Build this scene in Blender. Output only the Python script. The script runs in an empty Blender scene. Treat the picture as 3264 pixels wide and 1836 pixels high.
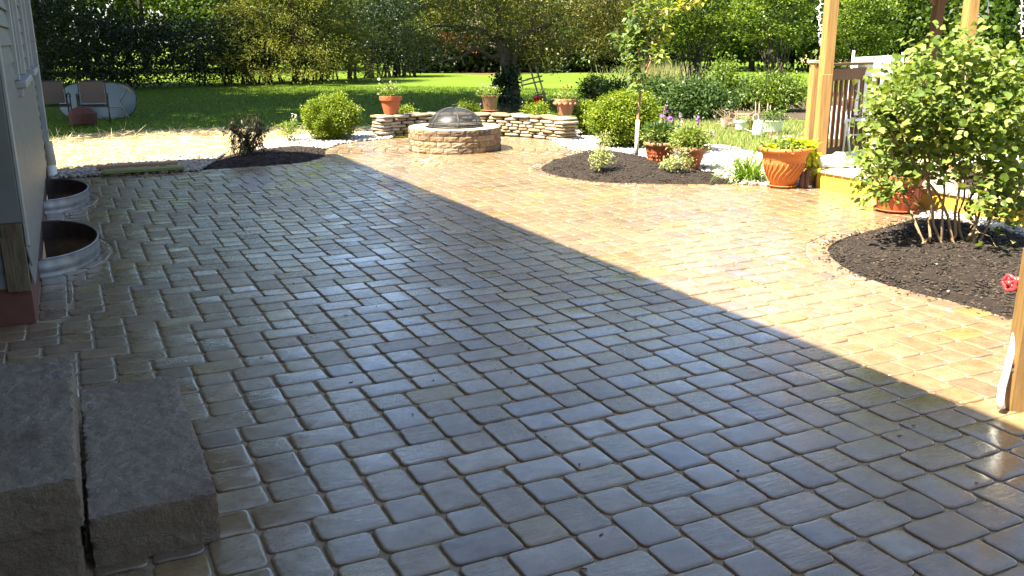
import bpy, math, random
import numpy as np
from mathutils import Matrix, Vector

# ------------------------------------------------------------------ camera, sky, sun, exposure
sc = bpy.context.scene
COL = sc.collection
K = 1.15
SS = 1.1155 * K                       # metres per calibration unit
CAM_H = 1.4226 * SS
FPX, YAW, PITCH, ROLL = 2874.3, .4515, .2677, .0037   # focal length in px of a 3264 px wide frame


def _rot(yaw, pitch, roll):
    cy, sy, cp, sp = math.cos(yaw), math.sin(yaw), math.cos(pitch), math.sin(pitch)
    cr, sr = math.cos(roll), math.sin(roll)
    f = np.array([sy * cp, cy * cp, -sp]); r = np.array([cy, -sy, 0.]); d = np.cross(f, r)
    return np.array([cr * r + sr * d, -sr * r + cr * d, f])


RM = _rot(YAW, PITCH, ROLL)
CAMP = np.array([0, 0, CAM_H])
cd = bpy.data.cameras.new('camera')
cam = bpy.data.objects.new('camera', cd)
COL.objects.link(cam)
mw = np.eye(4)
mw[:3, 0], mw[:3, 1], mw[:3, 2], mw[:3, 3] = RM[0], -RM[1], -RM[2], CAMP
cam.matrix_world = Matrix(mw.tolist())
cd.sensor_width = 36
cd.lens = FPX / 3264 * 36
cd.clip_start, cd.clip_end = .05, 2000
sc.camera = cam

SUN_EL = math.radians(58)
SUN_D = Vector((math.cos(SUN_EL), .03, -math.sin(SUN_EL)))       # light travels towards +X
world = bpy.data.worlds.new('World')
sc.world = world
world.use_nodes = True
wn = world.node_tree
sky = wn.nodes.new('ShaderNodeTexSky')
sky.sky_type = 'NISHITA'
sky.sun_disc = False
sky.sun_elevation = SUN_EL
sky.sun_rotation = math.radians(-90)
sky.air_density, sky.dust_density, sky.ozone_density = 1.0, 1.1, 1.0
wn.links.new(sky.outputs[0], wn.nodes['Background'].inputs[0])
wn.nodes['Background'].inputs[1].default_value = .076
sl = bpy.data.lights.new('sun', 'SUN')
sl.energy, sl.angle, sl.color = 5.0, math.radians(.5), (1, .925, .73)
sun = bpy.data.objects.new('sun', sl)
COL.objects.link(sun)
sun.rotation_euler = SUN_D.to_track_quat('-Z', 'Y').to_euler()
sun.location = (-20, 0, 30)
vs = sc.view_settings
vs.view_transform, vs.look, vs.exposure, vs.gamma = 'Standard', 'None', 2.42, 1
vs.use_curve_mapping = False
sc.cycles.max_bounces = 8
sc.cycles.transparent_max_bounces = 12
sc.cycles.use_denoising = True
sc.cycles.sample_clamp_indirect = 6

rng = np.random.default_rng(7)
R_ = random.Random(5)


# ------------------------------------------------------------------ layout helpers (surveyed from the picture, 2576 px wide)
def ray(x, y):
    x, y = x * 3264 / 2576, y * 3264 / 2576
    return np.array([(x - 1632) / FPX, (y - 918) / FPX, 1.]) @ RM


def G(x, y, z=0.):
    d = ray(x, y)
    return CAMP + (z - CAM_H) / d[2] * d


def AT(x, y, P):
    """the point of the view line at the same depth as P"""
    d = ray(x, y)
    return CAMP + float(np.dot(np.array(P) - CAMP, RM[2])) * d


def WALLX(x, y, X):
    d = ray(x, y)
    return CAMP + X / d[0] * d


def depth(P):
    return float(np.dot(np.array(P) - CAMP, RM[2]))


def pxm(P):
    return FPX * 2576 / 3264 / depth(P)


RIGHT = RM[0].copy(); RIGHT[2] = 0; RIGHT /= np.linalg.norm(RIGHT)
AWAY = np.array([math.sin(YAW), math.cos(YAW), 0.])


# ------------------------------------------------------------------ materials
def rgb(c):
    return (c[0], c[1], c[2], 1)


def newmat(name):
    m = bpy.data.materials.new(name)
    m.use_nodes = True
    t = m.node_tree
    return m, t, t.nodes['Principled BSDF']


def N(t, kind, **kw):
    n = t.nodes.new(kind)
    for k, v in kw.items():
        setattr(n, k, v)
    return n


def attr(t, name='rnd'):
    n = N(t, 'ShaderNodeAttribute'); n.attribute_name = name
    return n.outputs['Fac']


def ramp(t, fac, stops):
    n = N(t, 'ShaderNodeValToRGB')
    e = n.color_ramp.elements
    while len(e) < len(stops):
        e.new(.5)
    for el, (p, c) in zip(e, stops):
        el.position, el.color = p, rgb(c)
    t.links.new(fac, n.inputs[0])
    return n.outputs[0]


def noise(t, scale, detail=4, rough=.6, vec=None, coord='Object'):
    n = N(t, 'ShaderNodeTexNoise')
    n.inputs['Scale'].default_value = scale
    n.inputs['Detail'].default_value = detail
    n.inputs['Roughness'].default_value = rough
    if vec is None:
        tc = N(t, 'ShaderNodeTexCoord'); vec = tc.outputs[coord]
    t.links.new(vec, n.inputs['Vector'])
    return n.outputs['Fac']


def stretch(t, s, coord='Object'):
    tc = N(t, 'ShaderNodeTexCoord'); mp = N(t, 'ShaderNodeMapping')
    mp.inputs['Scale'].default_value = s
    t.links.new(tc.outputs[coord], mp.inputs['Vector'])
    return mp.outputs[0]


def mixc(t, fac, a, b, mode='MIX'):
    n = N(t, 'ShaderNodeMix', data_type='RGBA', blend_type=mode)
    for sock, v in ((n.inputs[0], fac), (n.inputs[6], a), (n.inputs[7], b)):
        if isinstance(v, (int, float)):
            sock.default_value = v
        elif isinstance(v, tuple):
            sock.default_value = rgb(v)
        else:
            t.links.new(v, sock)
    return n.outputs[2]


def mathn(t, op, a, b=0.):
    n = N(t, 'ShaderNodeMath', operation=op)
    for s, v in zip(n.inputs, (a, b)):
        if isinstance(v, (int, float)):
            s.default_value = v
        else:
            t.links.new(v, s)
    return n.outputs[0]


def maprange(t, v, a, b, c, d):
    n = N(t, 'ShaderNodeMapRange')
    t.links.new(v, n.inputs[0])
    for i, q in enumerate((a, b, c, d)):
        n.inputs[1 + i].default_value = q
    return n.outputs[0]


def bump(t, bs, h, strength=.3, dist=.01, prev=None):
    b = N(t, 'ShaderNodeBump')
    b.inputs['Strength'].default_value = strength
    b.inputs['Distance'].default_value = dist
    t.links.new(h, b.inputs['Height'])
    if prev is not None:
        t.links.new(prev, b.inputs['Normal'])
    t.links.new(b.outputs[0], bs.inputs['Normal'])
    return b.outputs[0]


def simple(name, c1, c2=None, rough=.6, nscale=6, nstretch=None, bstr=0., bscale=None, bdist=.005, spec=.5, metal=0., var=0.):
    """two-tone noise material with a little relief; var adds a per-piece tone from the 'rnd' attribute"""
    m, t, b = newmat(name)
    vec = stretch(t, nstretch) if nstretch else None
    c2 = c2 or tuple(x * .75 for x in c1)
    f = noise(t, nscale, 5, .6, vec)
    f = maprange(t, f, .3, .7, 0, 1)
    col = mixc(t, f, c1, c2)
    if var:
        v = maprange(t, attr(t), 0, 1, 1 - var, 1 + var)
        hs = N(t, 'ShaderNodeHueSaturation'); t.links.new(v, hs.inputs['Value']); t.links.new(col, hs.inputs['Color'])
        col = hs.outputs[0]
    t.links.new(col, b.inputs['Base Color'])
    b.inputs['Roughness'].default_value = rough
    b.inputs['Specular IOR Level'].default_value = spec
    b.inputs['Metallic'].default_value = metal
    if bstr:
        h = noise(t, bscale or nscale * 4, 6, .65, stretch(t, nstretch) if nstretch else None)
        bump(t, b, h, bstr, bdist)
    return m


def leafmat(name, c1, c2, c3=None, trans=.35, gloss=.35, tr_tint=(1.3, 1.25, .5)):
    m, t, b = newmat(name)
    stops = [(0, c1), (1, c2)] if c3 is None else [(0, c1), (.6, c2), (1, c3)]
    col = ramp(t, attr(t), stops)
    t.links.new(col, b.inputs['Base Color'])
    b.inputs['Roughness'].default_value = .45
    b.inputs['Specular IOR Level'].default_value = gloss
    tr = N(t, 'ShaderNodeBsdfTranslucent')
    tc = mixc(t, 1., col, tr_tint, 'MULTIPLY')
    t.links.new(tc, tr.inputs['Color'])
    mx = N(t, 'ShaderNodeMixShader')
    mx.inputs[0].default_value = trans
    t.links.new(b.outputs[0], mx.inputs[1]); t.links.new(tr.outputs[0], mx.inputs[2])
    t.links.new(mx.outputs[0], t.nodes['Material Output'].inputs['Surface'])
    return m


M = {}


def paver_mat(name, wet):
    m, t, b = newmat(name)
    col = ramp(t, attr(t), [(0, (.20, .142, .098)), (.14, (.24, .168, .104)), (.4, (.265, .182, .104)), (.65, (.285, .195, .106)),
                            (.82, (.272, .180, .102)), (.93, (.295, .212, .122)), (1, (.31, .20, .068))])
    n1 = maprange(t, noise(t, 9, 5, .65, coord='Object'), .35, .7, 0, 1)
    col = mixc(t, n1, col, mixc(t, 1., col, (.64, .58, .53), 'MULTIPLY'))
    n2 = maprange(t, noise(t, 95, 4, .65), .56, .72, 0, .75)
    col = mixc(t, n2, col, (.09, .07, .055))
    big = maprange(t, noise(t, .55, 3, .5), .42, .62, 0, .3)
    col = mixc(t, big, col, mixc(t, 1., col, (.84, .78, .66), 'MULTIPLY'))
    t.links.new(col, b.inputs['Base Color'])
    r2 = attr(t, 'rnd2')
    damp = maprange(t, noise(t, 1.1, 3, .5), .38, .62, .0, .16)
    rr = mathn(t, 'ADD', maprange(t, r2, 0, 1, .09, .30), damp)
    rr = mathn(t, 'ADD', rr, maprange(t, noise(t, 28, 4, .6), .35, .65, -.06, .12))
    t.links.new(rr, b.inputs['Roughness'])
    wetm = maprange(t, noise(t, .8, 4, .6), .36, .58, 1., .45)
    t.links.new(wetm, b.inputs['Coat Weight'])
    t.links.new(mathn(t, 'MULTIPLY', rr, .55), b.inputs['Coat Roughness'])
    b.inputs['Coat IOR'].default_value = 1.45
    b.inputs['Specular IOR Level'].default_value = .55 if wet else .4
    # riven slate-like relief, stronger on some pieces
    vec = stretch(t, (6, 22, 6))
    nz = noise(t, 1.6, 5, .6, vec)
    amp = maprange(t, attr(t, 'rnd3'), .3, 1, .12, 1.1)
    h = mathn(t, 'MULTIPLY', nz, amp)
    p = bump(t, b, h, .55, .012)
    p2 = bump(t, b, noise(t, 240, 3, .6), .12, .002, p)
    t.links.new(p2, b.inputs['Coat Normal'])
    return m


M['paver'] = paver_mat('paver_concrete', True)
M['sand'] = simple('joint_sand', (.40, .30, .19), (.25, .18, .11), .9, 30, bstr=.5, bscale=300, spec=.2)
M['lawn'] = simple('lawn_turf', (.078, .13, .011), (.105, .15, .016), .8, .35, spec=.1, bstr=.6, bscale=14, bdist=.03)
M['grass'] = leafmat('grass_blade', (.062, .118, .010), (.108, .165, .017), trans=.3, gloss=.2)
M['drygrass'] = leafmat('dry_grass_blade', (.11, .19, .04), (.30, .28, .12), (.40, .34, .18), trans=.3, gloss=.2, tr_tint=(1, 1, .7))
M['straw_base'] = simple('straw_layer', (.40, .31, .18), (.24, .175, .10), .9, 9, bstr=.8, bscale=60, bdist=.02, spec=.15)
M['straw'] = leafmat('straw_stem', (.38, .28, .14), (.60, .49, .29), (.70, .61, .42), trans=.1, gloss=.3, tr_tint=(1, 1, .8))
M['mulch'] = simple('black_mulch', (.016, .011, .009), (.04, .028, .021), .85, 22, bstr=1., bscale=70, bdist=.03, spec=.25)
M['chip'] = simple('mulch_chip', (.016, .012, .010), (.05, .036, .027), .75, 30, spec=.3, var=.55)
M['chip_brown'] = simple('brown_chip', (.13, .085, .055), (.07, .045, .03), .8, 30, spec=.3, var=.4)
M['soil'] = simple('garden_soil', (.10, .072, .05), (.05, .035, .025), .9, 5, bstr=.9, bscale=30, bdist=.03, spec=.15)
M['pebble_base'] = simple('gravel_bed', (.22, .19, .16), (.10, .085, .07), .9, 40, bstr=1, bscale=60, bdist=.02)


def ramp_mat(name, stops, rough=.6, nmul=.25, nscale=30, bstr=.3, bscale=80, bdist=.004, spec=.4):
    m, t, b = newmat(name)
    col = ramp(t, attr(t), stops)
    f = maprange(t, noise(t, nscale, 5, .65), .35, .7, 0, 1)
    col = mixc(t, f, col, mixc(t, 1., col, (1 - nmul, 1 - nmul * 1.15, 1 - nmul * 1.3), 'MULTIPLY'))
    t.links.new(col, b.inputs['Base Color'])
    b.inputs['Roughness'].default_value = rough
    b.inputs['Specular IOR Level'].default_value = spec
    bump(t, b, noise(t, bscale, 5, .65), bstr, bdist)
    return m


M['pebble'] = ramp_mat('white_pebble', [(0, (.28, .23, .18)), (.25, (.46, .41, .35)), (1, (.66, .63, .58))], .55)
M['riverstone'] = ramp_mat('river_pebble', [(0, (.16, .12, .09)), (.4, (.27, .22, .175)), (1, (.42, .38, .33))], .55)
M['wallstone'] = ramp_mat('wall_fieldstone', [(0, (.24, .15, .075)), (.25, (.33, .245, .15)), (.6, (.40, .335, .245)), (1, (.45, .40, .32))], .8, .45, 9, .6, 40, .01)
M['pitblock'] = ramp_mat('pit_block', [(0, (.13, .098, .075)), (.3, (.235, .16, .095)), (.65, (.31, .22, .125)), (1, (.37, .30, .21))], .85, .5, 14, .8, 60, .012)
M['pittop'] = ramp_mat('pit_cap', [(0, (.44, .37, .28)), (1, (.54, .47, .38))], .8, .2)
m, t, b = newmat('step_stone')
_f = maprange(t, noise(t, 5, 6, .65), .3, .7, 0, 1)
_c = mixc(t, _f, (.17, .102, .056), (.285, .195, .12))
_c = mixc(t, maprange(t, noise(t, 90, 4, .7), .5, .72, 0, .75), _c, (.10, .07, .05))
t.links.new(_c, b.inputs['Base Color'])
_d = noise(t, 3.2, 5, .65)
t.links.new(maprange(t, _d, .35, .65, .16, .55), b.inputs['Roughness'])
_p = bump(t, b, noise(t, 16, 8, .72), 1., .03)
bump(t, b, noise(t, 75, 5, .7), .7, .010, _p)
t.links.new(maprange(t, _d, .45, .62, .7, .0), b.inputs['Coat Weight']); b.inputs['Coat Roughness'].default_value = .22; t.links.new(_p, b.inputs['Coat Normal'])
M['step'] = m
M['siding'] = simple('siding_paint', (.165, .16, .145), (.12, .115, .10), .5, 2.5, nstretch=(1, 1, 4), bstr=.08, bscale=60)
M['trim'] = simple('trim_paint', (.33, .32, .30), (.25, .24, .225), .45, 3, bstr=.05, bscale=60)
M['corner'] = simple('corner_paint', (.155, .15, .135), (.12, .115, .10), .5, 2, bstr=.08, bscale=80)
M['rotwood'] = simple('rotten_trim', (.17, .13, .075), (.07, .035, .018), .8, 7, nstretch=(3, 3, .6), bstr=.8, bscale=20, bdist=.01)
M['foundation'] = simple('foundation_paint', (.16, .055, .035), (.10, .04, .03), .85, 8, bstr=.5, bscale=50)
M['glass'] = simple('window_glass', (.03, .04, .05), (.03, .04, .05), .05, 1, spec=.8)
M['shingle'] = simple('roof_shingle', (.10, .09, .085), (.06, .055, .05), .9, 30, bstr=.4)
M['galv'] = simple('galvanised_steel', (.31, .31, .315), (.17, .17, .175), .45, 9, bstr=.1, bscale=60, metal=.75)
M['wellin'] = simple('brown_well_inside', (.10, .075, .055), (.05, .035, .03), .7, 12, metal=.3)
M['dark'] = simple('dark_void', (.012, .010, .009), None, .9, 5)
M['terra'] = simple('terracotta', (.37, .085, .022), (.31, .095, .04), .72, 4, bstr=.15, bscale=70)
M['terra_old'] = simple('weathered_terracotta', (.30, .11, .05), (.36, .19, .11), .75, 5, bstr=.25, bscale=60)
M['terra_orange'] = simple('orange_clay', (.47, .135, .018), (.39, .13, .035), .68, 3.2, bstr=.12, bscale=60)
M['glaze'] = simple('brown_glaze', (.075, .036, .016), (.16, .095, .05), .25, 6, nstretch=(3, 3, .7), spec=.6)
M['blackiron'] = simple('black_steel', (.03, .03, .032), (.05, .045, .04), .45, 12, spec=.5)
M['rust'] = simple('rusty_steel', (.095, .022, .012), (.05, .015, .010), .8, 9, bstr=.3, bscale=50)
M['sling'] = simple('sling_fabric', (.125, .082, .058), (.10, .066, .048), .85, 60, bstr=.2, bscale=200)
M['bronze'] = simple('dark_bronze_frame', (.035, .026, .022), None, .5, 8)
M['tableglass'] = simple('frosted_table_glass', (.10, .13, .118), (.08, .11, .098), .25, 1.4, spec=.6)
M['cedar'] = simple('gazebo_wood', (.44, .26, .085), (.24, .12, .035), .65, 3, nstretch=(16, 16, .8), bstr=.35, bscale=14)
M['cedar_dark'] = simple('stained_and_shaded_wood', (.13, .052, .022), (.085, .034, .016), .65, 4, nstretch=(14, 14, 1), bstr=.2)
M['fascia'] = simple('yellow_fascia_wood', (.62, .42, .05), (.50, .30, .04), .6, 3, nstretch=(1, 1, 12), bstr=.2)
M['deckboard'] = simple('deck_board_wood', (.48, .38, .27), (.36, .27, .18), .7, 4, nstretch=(1, 14, 14), bstr=.2)
M['greywood'] = simple('weathered_grey_wood', (.40, .33, .25), (.26, .21, .16), .8, 5, nstretch=(12, 12, 1), bstr=.4, bscale=14)
M['brownplank'] = simple('brown_plank', (.34, .20, .10), (.24, .13, .065), .7, 4, nstretch=(1, 12, 12), bstr=.3)
M['mossplank'] = simple('mossy_plank', (.14, .16, .03), (.22, .20, .05), .75, 3, nstretch=(2, 9, 9), bstr=.4)
M['postwood'] = simple('treated_post', (.25, .145, .045), (.14, .075, .025), .65, 4, nstretch=(12, 12, 1), bstr=.3)
M['white'] = simple('white_paint', (.80, .80, .78), (.70, .70, .68), .4, 5)
M['plastic'] = simple('white_plastic', (.82, .80, .74), (.74, .72, .66), .35, 5)
M['greyplastic'] = simple('grey_ribbed_pot', (.36, .33, .27), (.28, .25, .2), .6, 5)
M['redplastic'] = simple('red_plastic', (.62, .035, .02), (.5, .03, .02), .35, 5)
M['redpaint'] = simple('red_wheel_paint', (.62, .05, .06), (.45, .04, .05), .35, 12)
M['brass'] = simple('brass', (.55, .38, .15), (.42, .28, .1), .35, 10, metal=.8)
M['pvc'] = simple('white_hose', (.80, .79, .76), (.72, .70, .66), .35, 6)
M['galvpole'] = simple('grey_metal_pole', (.45, .47, .50), (.35, .37, .4), .4, 6, metal=.5)
M['bark'] = simple('tree_bark', (.10, .072, .050), (.05, .036, .026), .9, 6, nstretch=(5, 5, 1), bstr=1., bscale=14, bdist=.03)
M['bark_pale'] = simple('pale_pine_bark', (.34, .25, .19), (.20, .14, .10), .9, 6, nstretch=(5, 5, 1), bstr=.8, bscale=12, bdist=.03)
M['bark_dark'] = simple('dark_bark', (.030, .022, .016), (.05, .035, .025), .9, 6)
M['twig'] = simple('shrub_stem', (.30, .21, .12), (.20, .13, .075), .8, 8, nstretch=(5, 5, 1), bstr=.4, bscale=30)
M['drytwig'] = simple('dry_twig', (.46, .34, .24), (.34, .24, .17), .85, 8)
M['wrap'] = simple('white_trunk_guard', (.74, .72, .66), (.62, .60, .54), .5, 12, bstr=.2)
M['sapling'] = simple('sapling_bark', (.34, .20, .10), (.24, .14, .07), .6, 12, nstretch=(1, 1, 6))
M['needles_red'] = simple('fallen_needles', (.15, .065, .022), (.09, .05, .02), .9, 1.5, bstr=.7, bscale=30, bdist=.02)
M['potsoil'] = M['soil']
# foliage
M['leaf_box'] = leafmat('boxwood_leaf', (.075, .13, .008), (.175, .235, .013), (.29, .32, .022), .3)
M['leaf_lilac'] = leafmat('lilac_leaf', (.075, .125, .018), (.17, .23, .045), (.30, .33, .10), .38, .3)
M['leaf_crab'] = leafmat('crabapple_leaf', (.052, .056, .008), (.135, .138, .020), (.36, .34, .09), .4, .5)
M['leaf_cherry'] = leafmat('young_tree_leaf', (.09, .15, .05), (.17, .23, .06), (.36, .33, .05), .4, .6)
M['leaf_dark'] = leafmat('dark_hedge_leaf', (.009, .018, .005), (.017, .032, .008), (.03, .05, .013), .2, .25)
M['leaf_shrub'] = leafmat('garden_shrub_leaf', (.030, .060, .014), (.055, .10, .022), (.09, .14, .035), .3, .35)
M['leaf_vib'] = leafmat('viburnum_leaf', (.05, .09, .012), (.125, .19, .022), (.22, .28, .035), .4, .4)
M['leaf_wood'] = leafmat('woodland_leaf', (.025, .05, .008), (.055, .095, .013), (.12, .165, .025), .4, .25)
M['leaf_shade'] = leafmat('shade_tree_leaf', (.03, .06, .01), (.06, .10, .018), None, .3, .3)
M['needle'] = leafmat('cedar_needle', (.055, .066, .011), (.125, .135, .022), (.19, .19, .035), .3, .1)
M['needle_pine'] = leafmat('pine_needle', (.05, .09, .03), (.10, .15, .05), (.16, .21, .08), .3, .25)
M['needle_dead'] = leafmat('dead_needle', (.30, .11, .045), (.38, .17, .08), None, .3, .2, (1, 1, .8))
M['leaf_wilt'] = leafmat('wilted_leaf', (.028, .030, .016), (.06, .062, .03), (.09, .095, .045), .3, .3)
M['leaf_var'] = leafmat('variegated_leaf', (.16, .22, .06), (.34, .36, .14), (.56, .53, .34), .35, .3, (1.1, 1.1, .6))
M['leaf_lime'] = leafmat('lime_leaf', (.34, .42, .015), (.46, .50, .02), (.52, .54, .04), .45, .3, (1.2, 1.2, .2))
M['leaf_pot'] = leafmat('bedding_plant_leaf', (.10, .17, .03), (.20, .27, .06), (.36, .38, .14), .35, .35)
M['leaf_ivy'] = leafmat('ivy_leaf', (.010, .022, .008), (.02, .04, .012), (.035, .06, .02), .2, .4)
M['leaf_blade'] = leafmat('strap_leaf', (.08, .17, .015), (.16, .26, .03), (.28, .34, .06), .35, .4)


def petal(name, a, b):
    return leafmat(name, a, b, None, .3, .2, (1, 1, 1))


M['pet_white'] = petal('white_petal', (.74, .72, .68), (.82, .82, .78))
M['pet_red'] = petal('red_petal', (.62, .05, .06), (.70, .16, .14))
M['pet_pink'] = petal('pink_petal', (.62, .22, .28), (.72, .42, .44))
M['pet_purple'] = petal('purple_petal', (.20, .06, .36), (.36, .16, .50))
M['pet_lilac'] = petal('pale_violet_petal', (.46, .36, .46), (.62, .54, .56))

# ------------------------------------------------------------------ object helpers
ORG = {}


def put(o, parent=None):
    COL.objects.link(o)
    if parent is not None:
        o.parent = parent
    return o


def tag(o, label=None, cat=None, group=None, kind=None):
    if label: o['label'] = label
    if cat: o['category'] = cat
    if group: o['group'] = group
    if kind: o['kind'] = kind
    return o


def thing(name, loc, label, cat, group=None, kind=None):
    o = bpy.data.objects.new(name, None)
    o.empty_display_size = .1
    o.location = [float(v) for v in loc]
    COL.objects.link(o)
    ORG[o.name] = np.array(loc, float)
    return tag(o, label, cat, group, kind)


def mesh_np(name, V, F, mat, parent=None, rnd=None, rnds=None, smooth=False, origin=None):
    """V (n,3) world coordinates, F list of tuples or (m,k) array; rnd: per-face tone"""
    V = np.asarray(V, float)
    org = ORG[parent.name] if parent is not None else (np.asarray(origin, float) if origin is not None else np.zeros(3))
    me = bpy.data.meshes.new(name)
    if isinstance(F, np.ndarray):
        m, k = F.shape
        me.vertices.add(len(V)); me.vertices.foreach_set('co', (V - org).astype(np.float32).ravel())
        me.loops.add(m * k); me.loops.foreach_set('vertex_index', F.astype(np.int32).ravel())
        me.polygons.add(m)
        me.polygons.foreach_set('loop_start', np.arange(0, m * k, k, dtype=np.int32))
        me.polygons.foreach_set('loop_total', np.full(m, k, dtype=np.int32))
        me.update(calc_edges=True)
    else:
        me.from_pydata((V - org).tolist(), [], F)
        me.update()
    nf = len(me.polygons)
    allr = {'rnd': rnd}
    if rnds: allr.update(rnds)
    for nm, arr in allr.items():
        if arr is None: continue
        a = me.attributes.new(nm, 'FLOAT', 'FACE')
        arr = np.broadcast_to(np.asarray(arr, np.float32), (nf,))
        a.data.foreach_set('value', np.ascontiguousarray(arr))
    if smooth:
        me.polygons.foreach_set('use_smooth', np.ones(nf, bool))
    me.materials.append(mat)
    o = bpy.data.objects.new(name, me)
    if parent is None:
        o.location = org.tolist()
    put(o, parent)
    ORG[o.name] = org
    return o


class MB:
    """collects simple shapes into one mesh"""
    def __init__(s, T=None):
        s.v, s.f, s.r, s.T = [], [], [], T

    def add(s, V, F, r=None):
        V = np.asarray(V, float)
        if s.T is not None:
            V = V @ np.array(s.T[0]).T + np.array(s.T[1])
        b = sum(len(x) for x in s.v)
        s.v.append(V)
        r = R_.random() if r is None else r
        for f in F:
            s.f.append(tuple(int(i) + b for i in f)); s.r.append(r)
        return s

    def box(s, lo, hi, c=.004, rot=None, about=None, r=None):
        """box with chamfered edges"""
        lo, hi = np.array(lo, float), np.array(hi, float)
        h = (hi - lo) / 2; ce = (hi + lo) / 2
        c = min(c, *(h * .45))
        V, ids = [], {}
        for sx in (-1, 1):
            for sy in (-1, 1):
                for sz in (-1, 1):
                    for ax in range(3):
                        p = np.array([sx, sy, sz]) * h
                        for a2 in range(3):
                            if a2 != ax: p[a2] -= c * (sx, sy, sz)[a2]
                        ids[(sx, sy, sz, ax)] = len(V); V.append(p)
        F = []
        q = [(-1, -1), (1, -1), (1, 1), (-1, 1)]
        for ax in range(3):
            o1, o2 = [(1, 2), (2, 0), (0, 1)][ax]
            for sgn in (-1, 1):
                f = []
                for a, b in q:
                    k = [0, 0, 0]; k[ax] = sgn; k[o1] = a; k[o2] = b
                    f.append(ids[(*k, ax)])
                F.append(f if sgn > 0 else f[::-1])
            for a in (-1, 1):
                for b in (-1, 1):
                    k1 = [0, 0, 0]; k2 = [0, 0, 0]
                    k1[o1] = k2[o1] = a; k1[o2] = k2[o2] = b; k1[ax] = -1; k2[ax] = 1
                    f = [ids[(*k1, o1)], ids[(*k2, o1)], ids[(*k2, o2)], ids[(*k1, o2)]]
                    F.append(f if a * b < 0 else f[::-1])
        for sx in (-1, 1):
            for sy in (-1, 1):
                for sz in (-1, 1):
                    f = [ids[(sx, sy, sz, 0)], ids[(sx, sy, sz, 1)], ids[(sx, sy, sz, 2)]]
                    F.append(f if sx * sy * sz > 0 else f[::-1])
        V = np.array(V)
        if rot is not None: V = V @ np.array(rot).T
        V = V + ce
        return s.add(V, F, r)

    def bar(s, p, q, w, h, up=(0, 0, 1), c=.003, r=None):
        """rectangular bar from p to q, w across, h along up"""
        p, q = np.array(p, float), np.array(q, float)
        d = q - p; L = np.linalg.norm(d); d /= L
        u = np.array(up, float); u = u - d * (u @ d)
        if np.linalg.norm(u) < 1e-6: u = np.array([0, 1., 0]) - d * d[1]
        u /= np.linalg.norm(u); a = np.cross(u, d)
        Rm = np.array([d, a, u]).T
        s2 = MB(); s2.box((-L / 2, -w / 2, -h / 2), (L / 2, w / 2, h / 2), c)
        return s.add(s2.v[0] @ Rm.T + (p + q) / 2, s2.f, r)

    def tube(s, P, rad, n=6, cap=True, r=None):
        P = np.asarray(P, float)
        rad = np.broadcast_to(np.asarray(rad, float), (len(P),))
        T = np.gradient(P, axis=0); T /= np.linalg.norm(T, axis=1)[:, None] + 1e-12
        u = np.cross(T[0], [.31, .2, .93]); u /= np.linalg.norm(u)
        V, F = [], []
        ang = np.arange(n) * 2 * math.pi / n
        for i in range(len(P)):
            u = u - T[i] * (u @ T[i]); u /= np.linalg.norm(u)
            w = np.cross(T[i], u)
            V.append(P[i] + rad[i] * (np.cos(ang)[:, None] * u + np.sin(ang)[:, None] * w))
        for i in range(len(P) - 1):
            for k in range(n):
                F.append((i * n + k, i * n + (k + 1) % n, (i + 1) * n + (k + 1) % n, (i + 1) * n + k))
        if cap:
            F.append(tuple(range(n))[::-1]); F.append(tuple((len(P) - 1) * n + k for k in range(n)))
        return s.add(np.concatenate(V), F, r)

    def lathe(s, prof, c=(0, 0, 0), n=32, a0=0, a1=2 * math.pi, r=None, fn=None):
        full = abs(a1 - a0 - 2 * math.pi) < 1e-6
        m = n if full else n + 1
        V, F = [], []
        for (rr, z) in prof:
            for k in range(m):
                a = a0 + (a1 - a0) * k / n
                q = rr * (fn(a, z) if fn else 1)
                V.append((c[0] + q * math.cos(a), c[1] + q * math.sin(a), c[2] + z))
        for i in range(len(prof) - 1):
            for k in range(n):
                k2 = (k + 1) % m
                F.append((i * m + k, i * m + k2, (i + 1) * m + k2, (i + 1) * m + k))
        return s.add(V, F, r)

    def disc(s, c, rad, n=24, r=None):
        V = [c] + [(c[0] + rad * math.cos(a), c[1] + rad * math.sin(a), c[2]) for a in np.arange(n) * 2 * math.pi / n]
        return s.add(V, [(0, 1 + k, 1 + (k + 1) % n) for k in range(n)], r)

    def blob(s, c, r3, n=8, m=5, jit=.12, rot=None, r=None, pw=1.):
        """rounded lump; pw<1 makes it boxier"""
        V, F = [(0, 0, -1)], []
        for i in range(1, m):
            ph = math.pi * i / m
            for k in range(n):
                a = 2 * math.pi * k / n
                V.append((math.sin(ph) * math.cos(a), math.sin(ph) * math.sin(a), -math.cos(ph)))
        V.append((0, 0, 1))
        V = np.array(V)
        V = np.sign(V) * np.abs(V) ** pw
        V *= 1 + rng.uniform(-jit, jit, (len(V), 1))
        V = V * np.array(r3)
        if rot is not None: V = V @ np.array(rot).T
        for k in range(n):
            F.append((0, 1 + (k + 1) % n, 1 + k))
            F.append((len(V) - 1, 1 + (m - 2) * n + k, 1 + (m - 2) * n + (k + 1) % n))
        for i in range(m - 2):
            for k in range(n):
                a, b = 1 + i * n + k, 1 + i * n + (k + 1) % n
                F.append((a, b, b + n, a + n))
        return s.add(V + np.array(c), F, r)

    def obj(s, name, mat, parent=None, smooth=False, origin=None, auto=None):
        V = np.concatenate(s.v)
        if origin is None and parent is None:
            lo, hi = V.min(0), V.max(0); origin = [(lo[0] + hi[0]) / 2, (lo[1] + hi[1]) / 2, lo[2]]
        o = mesh_np(name, V, s.f, mat, parent, s.r, None, smooth, origin)
        if auto:
            o.data.set_sharp_from_angle(angle=math.radians(auto))
        return o


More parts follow.
